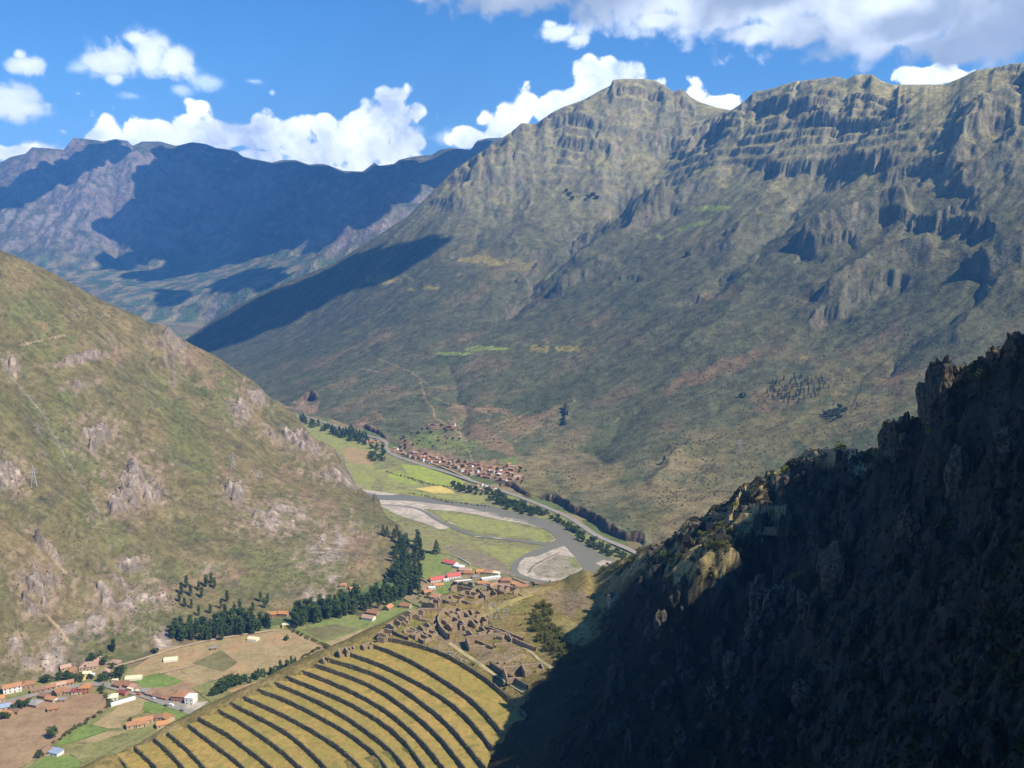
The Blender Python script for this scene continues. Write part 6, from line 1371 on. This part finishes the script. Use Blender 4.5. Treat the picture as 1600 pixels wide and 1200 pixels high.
for k, (x, y, r, zs, lab) in enumerate([(1085,830,5.0,1.1,'big rounded boulder at the head of the spur'),(1098,822,3.5,1.0,'boulder leaning on the big one of the spur'),(1060,838,3.0,1.0,'dark boulder left of the big one of the spur'),(1020,868,3.4,1.8,'upright dark rock at the lower end of the spur'),(1030,880,2.6,1.5,'pale upright rock beneath the round bush'),
    (1192,752,1.8,1.3,'pale boulder on the crest below the platform'),(1210,762,2.0,1.5,'pointed pale rock below the yellow bush'),(1226,755,2.2,1.6,'pale split rock under the crest'),(1155,765,1.6,1.4,'small pale rock at the left of the crest'),(1266,726,3.0,1.2,'grey boulder under the platform wall'),(1284,716,2.0,1.0,'flat boulder on the platform edge'),(1319,722,2.2,1.6,'upright rock under the platform'),(1330,728,2.0,.9,'dark rock under the platform'),
    (1382,705,2.2,1.3,'pale rock at the foot of the dark crag'),(1386,690,3.6,2.0,'dark rock forming the step of the crest'),(1408,668,2.4,1.6,'upright pale rock on the crest shoulder'),(1418,664,2.0,2.0,'pointed pale rock on the crest shoulder'),(1452,640,5.5,2.0,'tall dark crag rising on the crest'),(1470,620,5.0,1.8,'second dark crag on the crest'),(1500,602,4.0,1.3,'dark rounded crag on the crest'),(1553,566,2.6,1.5,'pale boulder by the skyline bushes'),(1585,545,2.8,1.5,'pale boulder on the top right skyline'),(1596,538,2.2,1.2,'smaller pale boulder on the top right skyline'),
    (1185,940,5.0,2.0,'grey upright rock face in the middle of the shade'),(1200,965,4.2,2.2,'grey rock just below the upright face in the shade'),(1240,945,3.5,1.6,'grey rock right of the upright face in the shade'),(1145,1045,4.0,1.4,'brown rock at the lower end of the shaded group'),(1115,1085,3.0,1.6,'small grey rock lowest in the shaded group'),(1290,895,4.0,1.8,'grey buttress in the shade'),(1300,930,5.0,3.0,'long grey buttress in the shade'),(1080,960,3.5,2.0,'dark outcrop above the standing gable'),(1030,985,3.5,2.2,'dark outcrop right of the dry field'),(1420,850,4.0,2.0,'dark outcrop in the deepest shade'),(1500,760,4.0,2.0,'dark outcrop under the right crest'),(1570,700,3.0,1.6,'dark outcrop at the right edge'),(1250,1100,3.0,2.0,'dark outcrop near the bottom of the picture')]):
    rock(x, y, r, lab, zs=zs, seed=k)
for k, (x, y, r, zs, lab) in enumerate([(1185,1000,5.5,1.7,'craggy rock in the middle of the shaded slope'),(1218,960,4.5,1.8,'craggy rock up right of the middle crag'),(1150,1060,4,1.6,'craggy rock down left of the middle crag'),(1118,1100,3,1.5,'lowest craggy rock of the shaded group'),(1262,965,4,1.8,'farthest right crag of the shaded group'),(1402,700,4,1.6,'dark craggy step above the platform')]):
    rock(x, y, r, lab, zs=zs, seed=51 + k)
rs_ = [rock_mesh(40 + i, 2, .6) for i in range(6)]; rv = [(np.array([q.co[:] for q in me.vertices]), np.array([list(pp.vertices) for pp in me.polygons])) for me in rs_]
rng = np.random.default_rng(15); VV = []; FF = []; nn = 0
for x, y in scatter([(1005,900),(1060,850),(1110,810),(1200,760),(1260,720),(1380,700),(1450,650),(1590,560),(1598,1195),(860,1195),(900,1060),(960,950)], 330, 11.0, rng):
    p = RD.pick(x, y); v, f = rv[int(rng.integers(6))]; s_ = rng.uniform(.5, 1.0) ** 2 * p[1] * .013 + .3; a_ = rng.uniform(0, 6.28); ca, sa = math.cos(a_), math.sin(a_)
    w_ = v * [s_, s_ * .8, s_ * rng.uniform(.8, 1.8)]; w_ = np.stack([w_[:, 0] * ca - w_[:, 1] * sa, w_[:, 0] * sa + w_[:, 1] * ca, w_[:, 2]], 1); VV.append(w_ + p); FF.append(f + nn); nn += len(v)
M_ROCKD = plain_mat('dark_lichen_rock', (0.040, 0.036, 0.029), var=.5, scale=.9, bump=1.0)
o = mesh_from('loose_outcrops', np.vstack(VV), np.vstack(FF), M_ROCKD, smooth=False); o['kind'] = 'stuff'
# rubble among the ruins
rng = np.random.default_rng(12); VV = []; FF = []; nn = 0
for x, y in scatter([(755,945),(795,935),(800,945),(790,962),(775,968),(760,958)], 60, 2.0, rng) + scatter([(745,938),(765,932),(775,940),(760,948)], 22, 2, rng) + scatter([(678,1008),(700,1010),(720,1025),(735,1035),(700,1025)], 50, 2, rng) + scatter([(780,1020),(800,1010),(830,1040),(800,1045)], 30, 3, rng):
    p = RD.pick(x, y); me = RK[int(rng.integers(4))]; v = np.array([q.co[:] for q in me.vertices][:]); f = np.array([list(pp.vertices) for pp in me.polygons]); s_ = rng.uniform(.3, 1.1)
    VV.append(v * [s_, s_, s_ * .7] + p); FF.append(f + nn); nn += len(v)
o = mesh_from('rubble', np.vstack(VV), np.vstack(FF), plain_mat('rubble_stone', (0.26, 0.235, 0.20), var=.25), smooth=False); o['kind'] = 'stuff'
# ================================================================ PYLONS AND CARS
M_STEEL = plain_mat('galvanised_steel', (0.42, 0.43, 0.44), .5, .05)
def pylon(p, h, label):
    r = empty('power_pylon', p, .4); L = []
    def bar(a, b, w_=.16): L.append(tube([a, b], [w_, w_], 4))
    cs = [(-1, -1), (1, -1), (1, 1), (-1, 1)]; lv = [(0, 3.2), (.3, 2.1), (.6, 1.2), (.85, .8), (1, .2)]
    for (a, ra), (b_, rb) in zip(lv[:-1], lv[1:]):
        for i, (cx, cy) in enumerate(cs):
            dx, dy = cs[(i + 1) % 4]; bar((cx * ra, cy * ra, a * h), (cx * rb, cy * rb, b_ * h)); bar((cx * ra, cy * ra, a * h), (dx * rb, dy * rb, b_ * h), .1)
    V, Fq = merge(L); part('lattice_mast', V, Fq, M_STEEL, r)
    for z in (.68, .82):
        V, Fq = merge([tube([(-5, 0, z * h), (5, 0, z * h)], [.14, .14], 4), tube([(-5, 0, z * h), (0, 0, z * h + 1.4)], [.1, .1], 4), tube([(5, 0, z * h), (0, 0, z * h + 1.4)], [.1, .1], 4)]); part('cross_arm', V, Fq, M_STEEL, r)
    tag(r, label, 'pylon', 'power pylons')
pylon(ground_at(54, 762, [LH]), 26, 'grey steel power pylon at the left on the hillside'); pylon(ground_at(365, 735, [LH]), 26, 'grey steel power pylon on the right flank of the hillside'); pylon(ground_at(1155, 708, [MM]), 26, 'grey steel power pylon on the lower mountain above the spur')
CARM = {}
def car(px, py, ang, col, label, van=False):
    p = atz(px, py, 0.1); r = empty('parked_car' if not van else 'parked_van', p, math.radians(ang)); h = 1.0 if van else .75
    if col not in CARM: CARM[col] = plain_mat('car_paint', col, .3, .02, spec=.5)
    prof = [(-2.2,.35),(-2.2,.95),(-1.7,1.05),(-1.2,h+.75),(.7,h+.75),(1.3,1.05),(2.1,.9),(2.2,.35)] if not van else [(-2.3,.35),(-2.3,1.9),(-2.1,2.1),(1.3,2.1),(1.9,1.2),(2.4,1.0),(2.4,.35)]
    n = len(prof); V = [(x, s_ * .88, z) for s_ in (-1, 1) for x, z in prof]; Fq = [tuple(range(n - 1, -1, -1)), tuple(range(n, 2 * n))] + [(i, (i + 1) % n, n + (i + 1) % n, n + i) for i in range(n)]
    part('body', V, Fq, CARM[col], r); v, f = boxv(-1.0, .6, -.9, .9, 1.1, 1.42); part('window', v, f, M_WIN, r)
    for x in (-1.35, 1.35):
        for y in (-.82, .82): V, Fq = tube([(x, y - .1, .33), (x, y + .1, .33)], [.33, .33], 10); V = list(V); Fq = [tuple(q) for q in Fq] + [tuple(range(10)), tuple(range(19, 9, -1))]; part('wheel', V, Fq, M_DOOR, r)
    tag(r, label, 'van' if van else 'car')
car(268, 1103, -18, (.75, .75, .74), 'white van parked below the end of the street', True); car(259, 1103, -20, (.08, .09, .10), 'dark car parked left of the white van'); car(240, 1092, -20, (.5, .5, .5), 'silver car on the street by the low shops'); car(216, 1086, -18, (.35, .06, .05), 'red car on the street by the awnings'); car(284, 1111, -18, (.12, .12, .13), 'black car on the lower edge of the street')
